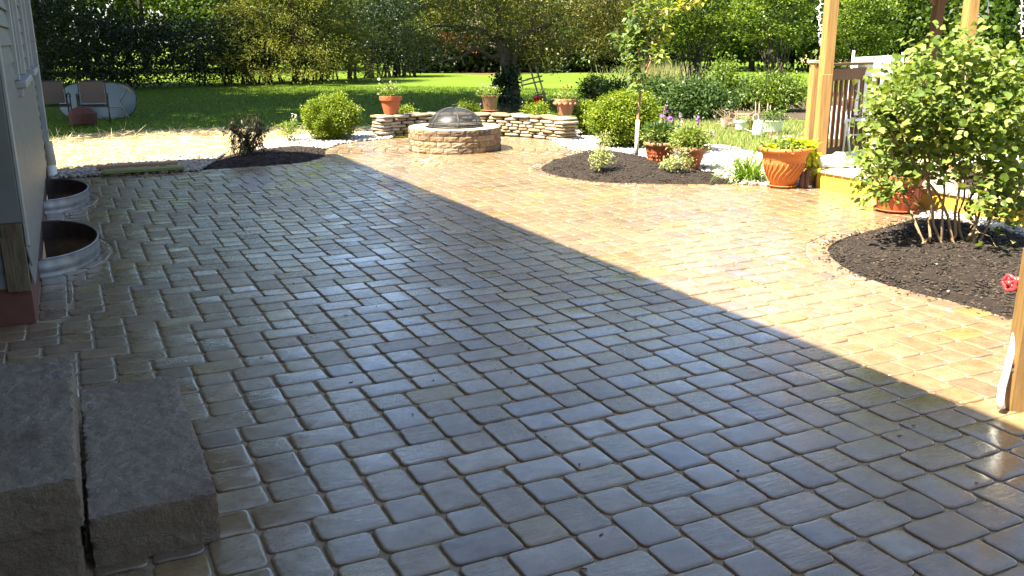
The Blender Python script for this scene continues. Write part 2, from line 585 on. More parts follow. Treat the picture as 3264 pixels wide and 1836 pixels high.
def rotz(a):
    c, s = math.cos(a), math.sin(a)
    return np.array([[c, -s, 0], [s, c, 0], [0, 0, 1.]])


def unit(v):
    return v / (np.linalg.norm(v, axis=-1, keepdims=True) + 1e-9)


def leaves(name, P, D, Nn, L, W, mat, parent, rnd=None, kind=None, fold=.12):
    """one small folded blade per point: P base, D axis, Nn face normal"""
    n = len(P)
    D = unit(D); S = unit(np.cross(D, Nn)); U = np.cross(S, D)
    L = np.broadcast_to(np.asarray(L, float), (n,))[:, None]
    W = np.broadcast_to(np.asarray(W, float), (n,))[:, None]
    mid = P + D * L * .45 + U * W * fold * 0
    V = np.stack([P, mid + S * W * .5 + U * W * fold, P + D * L - U * W * fold * .8, mid - S * W * .5 + U * W * fold], 1).reshape(-1, 3)
    F = np.arange(n * 4).reshape(n, 4)
    if rnd is None: rnd = rng.random(n)
    o = mesh_np(name, V, F, mat, parent, rnd)
    if kind: o['kind'] = kind
    return o


def rdir(n, up=0.):
    v = rng.normal(size=(n, 3)); v = unit(v)
    v[:, 2] += up
    return unit(v)


def cloud(center, radii, ncl, per, sig, shell=.55, zmin=None, squash=.7, hemi=False):
    """points of leaf clumps in an ellipsoid; returns points and the direction out of the crown"""
    d = unit(rng.normal(size=(ncl, 3)))
    if hemi: d[:, 2] = np.abs(d[:, 2])
    rr = shell + (1 - shell) * rng.random(ncl) ** .6
    rr *= 1 + rng.normal(size=ncl) * .12
    C = np.array(center) + d * rr[:, None] * np.array(radii)
    s = sig * rng.uniform(.6, 1.35, ncl)
    off = rng.normal(size=(ncl, per, 3)) * s[:, None, None] * np.array([1, 1, squash])
    P = (C[:, None] + off).reshape(-1, 3)
    out = np.repeat(d, per, 0)
    tone = np.clip(np.repeat(rng.normal(.45, .18, ncl), per) + rng.normal(0, .18, ncl * per), 0, 1)
    if zmin is not None:
        k = P[:, 2] > zmin
        P, out, tone = P[k], out[k], tone[k]
    return P, out, tone


def leafcloud(name, args, L, W, mat, parent, droop=0., kind=None, outw=.6):
    P, out, tone = cloud(**args)
    n = len(P)
    D = unit(rdir(n) + out * outw + np.array([0, 0, -droop]))
    Nn = unit(rdir(n) * .7 + out * .3 + np.array([0, 0, .7]))
    return leaves(name, P, D, Nn, L * rng.uniform(.7, 1.3, n), W * rng.uniform(.7, 1.3, n), mat, parent, tone, kind)


def poly_in(px, py, poly):
    x, y = np.asarray(px), np.asarray(py)
    ins = np.zeros(x.shape, bool)
    n = len(poly)
    for i in range(n):
        x1, y1 = poly[i]; x2, y2 = poly[(i + 1) % n]
        c = ((y1 > y) != (y2 > y)) & (x < (x2 - x1) * (y - y1) / (y2 - y1 + 1e-12) + x1)
        ins ^= c
    return ins


def poly_dist(x, y, poly, closed=True):
    """distance, nearest point and inward/outward side normal of the closest edge"""
    P = np.array([x, y]); best = (1e9, None)
    n = len(poly)
    for i in range(n if closed else n - 1):
        a = np.array(poly[i]); b = np.array(poly[(i + 1) % n])
        t = np.clip(((P - a) @ (b - a)) / ((b - a) @ (b - a) + 1e-12), 0, 1)
        q = a + t * (b - a); d = np.linalg.norm(P - q)
        if d < best[0]: best = (d, q)
    return best


def smooth_poly(pts, it=2, closed=True):
    P = [np.array(p[:2], float) for p in pts]
    for _ in range(it):
        Q = []
        n = len(P)
        for i in range(n if closed else n - 1):
            a, b = P[i], P[(i + 1) % n]
            Q += [a * .75 + b * .25, a * .25 + b * .75]
        if not closed: Q = [P[0]] + Q + [P[-1]]
        P = Q
    return [tuple(p) for p in P]


def offset_poly(poly, d):
    """moves every vertex outwards (poly counter-clockwise or not: away from the centroid side)"""
    n = len(poly); P = np.array(poly)
    area = .5 * np.sum(P[:, 0] * np.roll(P[:, 1], -1) - np.roll(P[:, 0], -1) * P[:, 1])
    T = np.roll(P, -1, 0) - np.roll(P, 1, 0)
    Nn = np.stack([T[:, 1], -T[:, 0]], 1); Nn /= np.linalg.norm(Nn, axis=1)[:, None] + 1e-9
    if area < 0: Nn = -Nn
    return [tuple(p) for p in P + Nn * d]


def sample_poly(poly, n):
    P = np.array(poly); lo, hi = P.min(0), P.max(0)
    out = np.zeros((0, 2))
    while len(out) < n:
        q = rng.uniform(lo, hi, (n * 2, 2))
        out = np.concatenate([out, q[poly_in(q[:, 0], q[:, 1], poly)]])
    return out[:n]


def sheet(name, poly, z, mat, kind='structure', label=None, parent=None):
    """flat polygon as a fan-free n-gon"""
    P = [(p[0], p[1], z) for p in poly]
    area = sum(P[i][0] * P[(i + 1) % len(P)][1] - P[(i + 1) % len(P)][0] * P[i][1] for i in range(len(P)))
    if area < 0: P = P[::-1]
    o = mesh_np(name, P, [tuple(range(len(P)))], mat, parent, 0.5)
    if kind: o['kind'] = kind
    if label: o['label'] = label
    return o


def g2(x, y, z=0.):
    p = G(x, y, z)
    return (p[0], p[1])

# ------------------------------------------------------------------ numpy instancing of a small base shape
_t = (1 + 5 ** .5) / 2
ICO_V = unit(np.array([(-1, _t, 0), (1, _t, 0), (-1, -_t, 0), (1, -_t, 0), (0, -1, _t), (0, 1, _t), (0, -1, -_t), (0, 1, -_t),
                       (_t, 0, -1), (_t, 0, 1), (-_t, 0, -1), (-_t, 0, 1)], float))
ICO_F = np.array([(0, 11, 5), (0, 5, 1), (0, 1, 7), (0, 7, 10), (0, 10, 11), (1, 5, 9), (5, 11, 4), (11, 10, 2), (10, 7, 6), (7, 1, 8),
                  (3, 9, 4), (3, 4, 2), (3, 2, 6), (3, 6, 8), (3, 8, 9), (4, 9, 5), (2, 4, 11), (6, 2, 10), (8, 6, 7), (9, 8, 1)])
BOX_V = np.array([(x, y, z) for x in (-1, 1) for y in (-1, 1) for z in (-1, 1)], float) * .5
BOX_F = np.array([(0, 1, 3, 2), (4, 6, 7, 5), (0, 4, 5, 1), (2, 3, 7, 6), (0, 2, 6, 4), (1, 5, 7, 3)])


def rand_rot(n, tilt=.4):
    a = rng.uniform(0, 2 * math.pi, n); Rz = np.zeros((n, 3, 3))
    Rz[:, 0, 0] = np.cos(a); Rz[:, 0, 1] = -np.sin(a); Rz[:, 1, 0] = np.sin(a); Rz[:, 1, 1] = np.cos(a); Rz[:, 2, 2] = 1
    b = rng.normal(0, tilt, n); Rx = np.zeros((n, 3, 3))
    Rx[:, 1, 1] = np.cos(b); Rx[:, 1, 2] = -np.sin(b); Rx[:, 2, 1] = np.sin(b); Rx[:, 2, 2] = np.cos(b); Rx[:, 0, 0] = 1
    return np.einsum('nij,njk->nik', Rz, Rx)


def scatter(name, BV, BF, P, sc3, mat, parent=None, tilt=.4, jit=.0, kind='stuff', smooth=True, label=None, rnd=None):
    n = len(P)
    V = BV[None] * sc3[:, None, :]
    if jit: V = V * (1 + rng.uniform(-jit, jit, (n, len(BV), 1)))
    V = np.einsum('nij,nvj->nvi', rand_rot(n, tilt), V) + P[:, None]
    F = (BF[None] + (np.arange(n) * len(BV))[:, None, None]).reshape(-1, BF.shape[1])
    r = np.repeat(rng.random(n) if rnd is None else rnd, len(BF))
    o = mesh_np(name, V.reshape(-1, 3), F, mat, parent, r, None, smooth)
    if kind: o['kind'] = kind
    if label: o['label'] = label
    return o


def seg_dist(X, Y, poly):
    """distance of many points to a closed outline"""
    best = np.full(X.shape, 1e9)
    for i in range(len(poly)):
        a = np.array(poly[i]); b = np.array(poly[(i + 1) % len(poly)]); d = b - a
        t = np.clip(((X - a[0]) * d[0] + (Y - a[1]) * d[1]) / (d @ d + 1e-12), 0, 1)
        best = np.minimum(best, np.hypot(X - a[0] - t * d[0], Y - a[1] - t * d[1]))
    return best


def vnoise(X, Y, s, seed=0):
    """cheap smooth value noise"""
    x, y = X * s, Y * s
    xi, yi = np.floor(x).astype(int), np.floor(y).astype(int)
    fx, fy = x - xi, y - yi
    fx, fy = fx * fx * (3 - 2 * fx), fy * fy * (3 - 2 * fy)

    def h(a, b):
        v = np.sin(a * 127.1 + b * 311.7 + seed * 74.7) * 43758.5453
        return v - np.floor(v)
    return (h(xi, yi) * (1 - fx) + h(xi + 1, yi) * fx) * (1 - fy) + (h(xi, yi + 1) * (1 - fx) + h(xi + 1, yi + 1) * fx) * fy


def mound(name, poly, mat, top=.10, slope=.55, z0=-.03, step=.035, rough=.02, label=None):
    P = np.array(poly); lo, hi = P.min(0) - step, P.max(0) + step
    nx, ny = [int(v) + 2 for v in (hi - lo) / step]
    X, Y = np.meshgrid(lo[0] + np.arange(nx) * step, lo[1] + np.arange(ny) * step, indexing='ij')
    X += rng.uniform(-.3, .3, X.shape) * step; Y += rng.uniform(-.3, .3, X.shape) * step
    ins = poly_in(X, Y, poly)
    D = seg_dist(X, Y, poly) * np.where(ins, 1, -1)
    Z = z0 + (top - z0) * (1 - np.exp(-np.clip(D, 0, None) * slope / (top - z0)))
    Z += rough * (vnoise(X, Y, 9, 1) + vnoise(X, Y, 25, 2) * .8 + rng.random(X.shape) * .5 - 1.1) * (D > .0)
    Z[D < 0] = z0 - .03
    idx = np.arange(nx * ny).reshape(nx, ny)
    keep = (D[:-1, :-1] > -step) & (D[1:, 1:] > -step) & (D[1:, :-1] > -step) & (D[:-1, 1:] > -step)
    F = np.stack([idx[:-1, :-1], idx[1:, :-1], idx[1:, 1:], idx[:-1, 1:]], -1)[keep]
    o = mesh_np(name, np.stack([X, Y, Z], -1).reshape(-1, 3), F, mat, None, .5)
    o['kind'] = 'structure'
    if label: o['label'] = label

    def zat(x, y):
        x, y = np.asarray(x, float), np.asarray(y, float)
        d = seg_dist(x, y, poly)
        return z0 + (top - z0) * (1 - np.exp(-d * slope / (top - z0)))
    return zat


# ------------------------------------------------------------------ ground
_h = (-1.3, 1.0, 7.3, 13.2)             # the lawn sheet leaves out a rectangle that lies wholly under house and patio
lawn = mesh_np('lawn', [(-500, -300, -.05), (500, -300, -.05), (500, 700, -.05), (-500, 700, -.05), (_h[0], _h[2], -.05), (_h[1], _h[2], -.05), (_h[1], _h[3], -.05), (_h[0], _h[3], -.05)],
               [(0, 1, 5, 4), (1, 2, 6, 5), (2, 3, 7, 6), (3, 0, 4, 7)], M['lawn'], None, .5)
lawn['kind'] = 'structure'

WX = -.31 * K
CY0, CY1 = 5.78 * K, 12.56 * K        # house corner (near) and far end of the side wall
CC = np.array([5.26, 12.82]) * K      # centre of the round fire pit terrace
CR = 1.95 * K
BW = .19                              # border course
U, S_, HH = .0762 * SS, .1491 * SS, .5050 * SS
AX, AY = .4062 * SS, 3.4051 * SS

bedR = smooth_poly([g2(*p) for p in [(1354, 421), (1366, 434), (1431, 449), (1529, 459), (1640, 462), (1740, 463), (1853, 463), (1800, 437), (1741, 424),
                                     (1660, 404), (1594, 388), (1530, 381), (1490, 379), (1431, 389), (1380, 405)]], 2)
bed3 = smooth_poly([g2(*p) for p in [(2076, 621), (2095, 663), (2202, 708), (2393, 754), (2545, 798), (2760, 870), (3100, 900), (3100, 700),
                                     (2720, 640), (2560, 590), (2420, 555), (2316, 546), (2202, 575), (2120, 596)]], 2)
bedL = smooth_poly([g2(*p) for p in [(498, 428), (644, 418), (758, 410), (823, 391), (830, 374), (775, 369), (718, 371), (640, 378), (566, 389), (530, 408)]], 2)

patio = [(-1.25 * K, -2 * K), (-1.25 * K, CY0), (WX, CY0), (WX, 12.12 * K), g2(498, 428), g2(644, 418), g2(758, 410), g2(822, 392), (3.6 * K, 13.2 * K),
         tuple(CC), (6.9 * K, 11.6 * K), g2(1440, 388), g2(1380, 404), g2(1354, 421), g2(1366, 434), g2(1431, 449), g2(1529, 459), g2(1640, 462), g2(1740, 463), g2(1853, 463),
         (7.05 * K, 7.95 * K), (7.55 * K, 7.75 * K), (7.4 * K, 7.4 * K), (7.4 * K, 6.0 * K), g2(2330, 541), g2(2202, 575), g2(2120, 596), g2(2076, 621), g2(2095, 663), g2(2202, 708),
         g2(2393, 754), g2(2545, 798), (4.75 * K, 2.6 * K), (4.75 * K, -2 * K)]
wells = [np.array([WX, 7.72 * K]), np.array([WX, 10.42 * K])]
WELL_R = np.array([.415 * K, .78 * K])      # half-axes of a window well: out from the wall, along it
bpoly = list(patio[:3])
for w_ in wells:
    bpoly += [(w_[0] + (WELL_R[0] + .006) * math.cos(a_), w_[1] + (WELL_R[1] + .006) * math.sin(a_)) for a_ in np.linspace(-math.pi / 2, math.pi / 2, 25)]
bpoly += list(patio[3:])
base = mesh_np('patio', [(p[0], p[1], -.012) for p in bpoly[::-1]], [tuple(range(len(bpoly)))], M['sand'], None, .5)
base['kind'] = 'structure'
base['label'] = 'wet patio of tan and grey tumbled concrete pavers, half in house shadow'


def clip(poly, n, c):
    """keeps the part of a convex polygon where p.n <= c"""
    out = []
    for i in range(len(poly)):
        a, b = poly[i], poly[(i + 1) % len(poly)]
        da, db = a[0] * n[0] + a[1] * n[1] - c, b[0] * n[0] + b[1] * n[1] - c
        if da <= 0: out.append(a)
        if da * db < 0:
            t = da / (da - db); out.append((a[0] + t * (b[0] - a[0]), a[1] + t * (b[1] - a[1])))
    return out


def parea(p):
    return .5 * sum(p[i][0] * p[(i + 1) % len(p)][1] - p[(i + 1) % len(p)][0] * p[i][1] for i in range(len(p)))



def well_f(x, y, w, grow=0.):
    return ((x - w[0]) / (WELL_R[0] + grow)) ** 2 + ((y - w[1]) / (WELL_R[1] + grow)) ** 2


# outlines the field is cut back to: border courses lie between these and the beds
lines = []                                     # (polyline, side) border courses
edge_far = smooth_poly([(WX + .02, 12.02 * K), (.6 * K, 12.03 * K), np.array(g2(498, 428)) - (0, .1), np.array(g2(644, 418)) - (0, .1), np.array(g2(758, 410)) - (-.03, .1), np.array(g2(815, 397)) - (-.06, .09)], 2, False)
edge_R = smooth_poly([np.array(g2(1440, 389)) + (-.02, -.02), np.array(g2(1380, 406)) + (-.10, -.02), np.array(g2(1350, 422)) + (-.1, -.06), np.array(g2(1366, 436)) + (-.05, -.1), np.array(g2(1431, 450)) + (-.03, -.11), np.array(g2(1529, 460)) + (-.02, -.11),
                      np.array(g2(1640, 463)) + (-.02, -.11), np.array(g2(1740, 464)) + (-.02, -.11), np.array(g2(1853, 465)) + (-.02, -.11)], 2, False)
edge_3 = smooth_poly([np.array(g2(2330, 541)) + (-.05, .08), np.array(g2(2202, 575)) + (-.07, .08), np.array(g2(2120, 598)) + (-.09, .08), np.array(g2(2072, 622)) + (-.11, .01), np.array(g2(2092, 665)) + (-.08, -.06), np.array(g2(2202, 712)) + (-.07, -.07),
                      np.array(g2(2393, 758)) + (-.07, -.07), np.array(g2(2545, 803)) + (-.07, -.07), np.array(g2(2760, 880)) + (-.07, -.08)], 2, False)
edge_house = [(WX + .105, CY0 + .05), (WX + .105, 6.9 * K)]
edge_house2 = [(WX + .105, 8.55 * K), (WX + .105, 9.6 * K)]
borders = [edge_far, edge_R, edge_3, edge_house, edge_house2]


def line_near(x, y, L):
    best = (1e9, None, None)
    P = np.array([x, y])
    for i in range(len(L) - 1):
        a, b = np.array(L[i]), np.array(L[i + 1])
        t = np.clip(((P - a) @ (b - a)) / ((b - a) @ (b - a) + 1e-12), 0, 1)
        q = a + t * (b - a); d = np.linalg.norm(P - q)
        if d < best[0]: best = (d, q, 0)
    return best[:2]


PAV = []                                        # every paver: convex outline, counter-clockwise


def add_paver(p, gap=.0047):
    if len(p) < 3 or parea(p) < .004: return
    PAV.append((p, gap))


for j in range(-16, 9):
    for i in range(-22, 50):
        cx = AX + 2 * U * i - U * j; cy = AY - (S_ * i + (S_ + HH) * j)
        x0, y1 = cx - 1.5 * U, cy + S_ / 2       # long piece upper left
        bd = HH - 2 * S_
        cell = [(x0, y1 - S_, 3 * U, S_), (x0, y1 - 2 * S_, 2 * U, S_), (x0, y1 - 2 * S_ - bd, 2 * U, bd), (x0, y1 - S_ - HH, 2 * U, S_)]
        for (x, y, w, d) in cell:
            mx, my = x + w / 2, y + d / 2
            if my < -1.2 or my > 13.2 * K or mx < -1.2 * K or mx > 7.6 * K: continue
            p = [(x, y), (x + w, y), (x + w, y + d), (x, y + d)]
            rr = .5 * math.hypot(w, d)
            if not poly_in(np.array([mx]), np.array([my]), patio)[0]:
                dd, q = poly_dist(mx, my, patio)
                if dd > rr: continue
                n = np.array([mx, my]) - q; n /= np.linalg.norm(n) + 1e-9
                p = clip(p, n, q @ n)
            else:
                dd, q = poly_dist(mx, my, patio)
                if dd < rr:
                    n = q - np.array([mx, my]); n /= np.linalg.norm(n) + 1e-9
                    p = clip(p, n, q @ n)
            ok = True
            for L in borders:
                dd, q = line_near(mx, my, L)
                if dd < rr + BW / 2:
                    n = q - np.array([mx, my]); n /= np.linalg.norm(n) + 1e-9
                    if dd < .02: ok = False; break
                    p = clip(p, n, q @ n - BW / 2)
                    if len(p) < 3: ok = False; break
            if not ok or len(p) < 3: continue
            v = np.array([mx, my]) - CC; dc = np.linalg.norm(v)
            if dc < CR + rr:
                n = -v / dc
                p = clip(p, n, CC @ n - CR)
            for w_ in wells:
                f = well_f(mx, my, w_, .11)
                if f < 1.9:
                    gr = np.array([(mx - w_[0]) / (WELL_R[0] + .11) ** 2, (my - w_[1]) / (WELL_R[1] + .11) ** 2])
                    n = -gr / np.linalg.norm(gr)
                    q = w_ + (np.array([mx, my]) - w_) / math.sqrt(f)
                    p = clip(p, n, q @ n)
            if len(p) >= 3: add_paver(p)

# border courses
for L in borders:
    L = [np.array(q) for q in L]
    s = [0]
    for a, b in zip(L, L[1:]): s.append(s[-1] + np.linalg.norm(b - a))
    tot = s[-1]; n = max(2, int(tot / .215)); cuts = np.linspace(0, tot, n + 1)

    def at(d):
        k = min(max(np.searchsorted(s, d) - 1, 0), len(L) - 2)
        t = (d - s[k]) / (s[k + 1] - s[k] + 1e-9)
        pt = L[k] + t * (L[k + 1] - L[k])
        tg = at_t(d)
        return pt, tg

    def at_t(d):
        k = min(max(np.searchsorted(s, d) - 1, 0), len(L) - 2)
        v = L[min(k + 2, len(L) - 1)] - L[max(k - 1, 0)]
        return v / (np.linalg.norm(v) + 1e-9)
    for a, b in zip(cuts, cuts[1:]):
        (p, t1), (q, t2) = at(a), at(b)
        n1, n2 = np.array([-t1[1], t1[0]]), np.array([-t2[1], t2[0]])
        quad = [tuple(p - n1 * BW / 2), tuple(q - n2 * BW / 2), tuple(q + n2 * BW / 2), tuple(p + n1 * BW / 2)]
        if parea(quad) < 0: quad = quad[::-1]
        v = (p + q) / 2 - CC
        if np.linalg.norm(v) < CR + .05: continue
        add_paver(quad)
# rings of the round terrace
nr = 7
ring_w = (CR - .70 * K) / nr
for k in range(nr):
    r1 = CR - k * ring_w; r0 = r1 - ring_w
    n = int(2 * math.pi * (r0 + r1) / 2 / .235)
    ph = rng.random() * .1
    for a in range(n):
        a0, a1 = 2 * math.pi * (a + ph) / n, 2 * math.pi * (a + 1 + ph) / n
        pt = lambda r, an: (CC[0] + r * math.cos(an), CC[1] + r * math.sin(an))
        add_paver([pt(r0, a0), pt(r1, a0), pt(r1, a1), pt(r0, a1)])
# cut pieces round the window wells
for w_ in wells:
    n = 9
    for k in range(n):
        a0, a1 = -math.pi / 2 + math.pi * k / n, -math.pi / 2 + math.pi * (k + 1) / n
        pt = lambda g, an: (w_[0] + (WELL_R[0] + g) * math.cos(an), w_[1] + (WELL_R[1] + g) * math.sin(an))
        add_paver([pt(.012, a0), pt(.105, a0), pt(.105, a1), pt(.012, a1)])


def paver_geo(p, gap):
    """stone with rounded corners and a worn edge: returns vertices and faces"""
    P = [np.array(q) for q in p]
    # drop tiny edges
    Q = []
    for i, q in enumerate(P):
        if np.linalg.norm(q - P[i - 1]) > .012: Q.append(q)
    P = Q
    n = len(P)
    if n < 3: return None
    # inset
    I = []
    for i in range(n):
        e1 = unit(P[i] - P[i - 1]); e2 = unit(P[(i + 1) % n] - P[i])
        n1, n2 = np.array([-e1[1], e1[0]]), np.array([-e2[1], e2[0]])
        b = n1 + n2; k = 1 + n1 @ n2
        if k < .15: k = .15
        g = gap * rng.uniform(.45, 1.75)
        I.append(P[i] + b / k * g)
    out = []
    for i in range(n):
        a, b, c = I[i - 1], I[i], I[(i + 1) % n]
        rc = min(rng.uniform(.016, .034), .3 * np.linalg.norm(a - b), .3 * np.linalg.norm(c - b))
        u1, u2 = unit(a - b), unit(c - b)
        out += [b + u1 * rc, b + (u1 + u2) * rc * .30, b + u2 * rc]
    # a point or two along long sides so the edge is not dead straight
    O2 = []
    m = len(out)
    for i in range(m):
        O2.append(out[i])
        d = out[(i + 1) % m] - out[i]
        if np.linalg.norm(d) > .09:
            e = unit(d); nn = np.array([-e[1], e[0]])
            for t in (.33, .67):
                O2.append(out[i] + d * t + nn * rng.normal(0, .0016))
    O = np.array(O2); m = len(O)
    c = O.mean(0)
    if abs(parea([tuple(q) for q in O])) < .003: return None
    z = rng.normal(0, .0013); tilt = rng.normal(0, .008, 2)

    def ring(shr, dz):
        e = unit(c - O)
        R2 = O + e * shr
        zz = z + dz + (R2 - c) @ tilt
        return np.concatenate([R2, zz[:, None]], 1)
    r0, r1, r2, r3 = ring(0, -.03), ring(0, -.0062), ring(.0028, -.0018), ring(.008, 0)
    r3[:, 2] += rng.normal(0, .0006, m)
    r4 = ring(.019, .0005)
    ctr = np.array([[c[0], c[1], z + .0016]])
    V = np.concatenate([r0, r1, r2, r3, r4, ctr])
    F = []
    for k in range(4):
        for i in range(m):
            F.append((k * m + i, k * m + (i + 1) % m, (k + 1) * m + (i + 1) % m, (k + 1) * m + i))
    for i in range(m):
        F.append((4 * m + i, 4 * m + (i + 1) % m, 5 * m))
    return V, F


def screen_area(p):
    q = np.array([(a, b, 0.) for a, b in p]) - CAMP
    q = q @ RM.T
    if (q[:, 2] < .3).any(): return 0
    x = FPX * q[:, 0] / q[:, 2]; y = FPX * q[:, 1] / q[:, 2]
    if x.mean() < -1632 or x.mean() > 1632 or y.mean() > 918: return 0
    if p[0][0] < .30 * K and p[0][1] < 4.45 * K: return 0
    return abs(parea(list(zip(x, y))))


PAV.sort(key=lambda pg: -screen_area(pg[0]))
rest_v, rest_f, ra, rb, rc_ = [], [], [], [], []
nb = 0
for k, (p, gap) in enumerate(PAV):
    g = paver_geo(p, gap)
    if g is None: continue
    V, F = g
    t1, t2, t3 = rng.random(), rng.random() ** 1.3, rng.random()
    if k < 300:
        o = mesh_np('paver', V, F, M['paver'], base, t1, {'rnd2': t2, 'rnd3': t3}, True)
        o.data.set_sharp_from_angle(angle=math.radians(60))
    else:
        rest_v.append(V); rest_f += [tuple(i + nb for i in f) for f in F]; nb += len(V)
        ra += [t1] * len(F); rb += [t2] * len(F); rc_ += [t3] * len(F)
o = mesh_np('paver', np.concatenate(rest_v), rest_f, M['paver'], base, ra, {'rnd2': rb, 'rnd3': rc_}, True)
o['kind'] = 'stuff'
o.data.set_sharp_from_angle(angle=math.radians(60))

# ------------------------------------------------------------------ beds, gravel, straw, soil, grass
def pebbles(name, poly, n, mat, lo, hi, zfn=None, label=None, z=-.005):
    q = sample_poly(poly, n)
    s = rng.uniform(lo, hi, (n, 1)) * np.array([1, .8, .5]) * rng.uniform(.8, 1.25, (n, 3))
    zz = np.full(n, z) if zfn is None else zfn(q[:, 0], q[:, 1])
    P = np.concatenate([q, (zz + s[:, 2] * .45 + rng.random(n) * .02)[:, None]], 1)
    return scatter(name, ICO_V, ICO_F, P, s, mat, None, .35, .12, 'stuff', True, label)


gravL = [g2(*p) for p in [(112, 452), (250, 444), (400, 437), (498, 431), (530, 412), (566, 391), (520, 391), (450, 399), (330, 410), (200, 424), (112, 436)]]
gravL2 = [g2(*p) for p in [(640, 379), (718, 372), (829, 373), (850, 364), (905, 356), (985, 349), (990, 339), (930, 334), (860, 338), (770, 340), (705, 350), (660, 362)]]
gravR = [g2(*p) for p in [(1385, 352), (1415, 368), (1450, 384), (1490, 381), (1530, 383), (1594, 390), (1660, 406), (1741, 426), (1800, 439), (1853, 464), (1950, 470), (2040, 474), (2050, 440),
                          (1990, 415), (1920, 392), (1850, 372), (1750, 360), (1650, 348), (1560, 338), (1500, 330), (1450, 330)]]
grav3 = [g2(*p) for p in [(2300, 549), (2420, 557), (2560, 592), (2720, 642), (2900, 650), (2900, 560), (2576, 535), (2450, 525), (2340, 538)]]
for nm, pl, z in (('gravel_bed', gravL, -.020), ('gravel_bed', gravL2, -.022), ('gravel_bed', gravR, -.020), ('gravel_bed', grav3, -.020)):
    sheet(nm, pl, z, M['pebble_base'])
pebbles('gravel', gravL, 2600, M['riverstone'], .026, .052, label='grey and tan river stones beside the house wall')
pebbles('gravel', gravL2, 2600, M['pebble'], .022, .045, label='white stones around the round boxwood left of the fire pit')
pebbles('gravel', gravR, 6500, M['pebble'], .020, .042, label='white stones between the stone wall, planters and deck')
pebbles('gravel', grav3, 1500, M['pebble'], .022, .044, label='white stones behind the lilac bed')

zL = mound('mulch_bed', bedL, M['mulch'], .10, .35, label='black mulch bed with a wilted shrub, in house shadow')
zR = mound('mulch_bed', bedR, M['mulch'], .13, .40, label='black mulch bed around the young tree')
z3 = mound('mulch_bed', bed3, M['mulch'], .13, .35, label='black mulch bed under the lilac shrub')


def chips(name, poly, zfn, n, L, mat, label):
    q = sample_poly(poly, n)
    s = np.stack([rng.uniform(L * .5, L * 1.3, n), rng.uniform(.008, .016, n), rng.uniform(.004, .009, n)], 1)
    P = np.concatenate([q, (zfn(q[:, 0], q[:, 1]) + rng.uniform(-.012, .008, n))[:, None]], 1)
    return scatter(name, BOX_V, BOX_F, P, s, mat, None, .45, .1, 'stuff', False, label)


chips('mulch', bedL, zL, 3500, .04, M['chip'], 'shredded black mulch under the wilted shrub')
chips('mulch', bedR, zR, 7000, .04, M['chip'], 'shredded black mulch around the young tree')
chips('mulch', bed3, z3, 14000, .038, M['chip'], 'shredded black mulch under the lilac')
chips('wood_chips', bed3, z3, 700, .03, M['chip_brown'], 'pale wood chips mixed into the lilac mulch')
pebbles('stray_pebbles', bed3, 9, M['pebble'], .012, .02, lambda x, y: z3(x, y), 'few white pebbles lying on the lilac mulch')

def spill(name, poly, n, keep, mat, label):
    L = np.array(poly); k = rng.integers(0, len(L), n); a, b_ = L[k], L[(k + 1) % len(L)]
    p = a + (b_ - a) * rng.random((n, 1)); d = p - L.mean(0); d /= np.linalg.norm(d, axis=1)[:, None]
    p = p + d * rng.exponential(.05, (n, 1)); p = p[keep(p)]
    m_ = len(p); s3 = np.stack([rng.uniform(.008, .03, m_), rng.uniform(.005, .010, m_), rng.uniform(.003, .005, m_)], 1)
    scatter(name, BOX_V, BOX_F, np.concatenate([p, np.full((m_, 1), .006)], 1), s3, mat, None, .12, .1, 'stuff', False, label)


_on = lambda p: poly_in(p[:, 0], p[:, 1], patio)
spill('mulch_crumbs', bed3, 420, _on, M['chip'], 'crumbs of mulch spilled onto the pavers below the lilac')
spill('mulch_crumbs', bedR, 380, _on, M['chip'], 'crumbs of mulch spilled onto the pavers by the young tree')
spill('mulch_crumbs', bedL, 260, _on, M['chip'], 'crumbs of mulch spilled onto the shaded pavers by the wilted shrub')
_q = rng.uniform([.3, 1.2], [4.6 * K, 11 * K], (150, 2)); _q = _q[_on(_q)]
scatter('litter', BOX_V, BOX_F, np.concatenate([_q, np.full((len(_q), 1), .005)], 1), np.stack([rng.uniform(.006, .026, len(_q)), rng.uniform(.004, .010, len(_q)), np.full(len(_q), .002)], 1), M['chip_brown'], None, .15, .2, 'stuff', False, 'tiny dry bits scattered over the patio')

straw_poly = [g2(*p) for p in [(105, 442), (120, 352), (200, 340), (350, 332), (560, 324), (800, 322), (1000, 322), (985, 338), (860, 338), (770, 341), (705, 352), (640, 374), (566, 389), (520, 391), (450, 399), (330, 410), (200, 424)]]
sheet('straw_bed', straw_poly, -.028, M['straw_base'], label='strip of newly strawed ground between patio and lawn')
n = 15000
q = sample_poly(straw_poly, n)
fr = seg_dist(q[:, 0], q[:, 1], straw_poly)
P = np.concatenate([q, (rng.random(n) ** 1.5 * .055 - .02)[:, None]], 1)
D = rdir(n); D[:, 2] = np.abs(D[:, 2]) * .10
o = leaves('straw', P, D, rdir(n, 1.5), rng.uniform(.10, .34, n), rng.uniform(.007, .013, n), M['straw'], None, rng.random(n), 'stuff', .05)
o['label'] = 'loose golden straw spread over bare ground'

soil_poly = smooth_poly([g2(*p) for p in [(1455, 300), (1560, 288), (1640, 292), (1760, 300), (1900, 296), (2060, 296), (2200, 292), (2500, 300), (2500, 245), (2200, 250), (2000, 252), (1800, 250), (1600, 252), (1470, 262)]], 1)
sheet('garden_soil', soil_poly, -.036, M['soil'], label='dark soil under the row of garden shrubs')
sheet('needle_litter', smooth_poly([g2(*p) for p in [(1120, 181), (1180, 185), (1260, 186), (1340, 184), (1330, 178), (1200, 176), (1120, 178)]], 1), -.040, M['needles_red'], label='reddish fallen needles under the far pines')


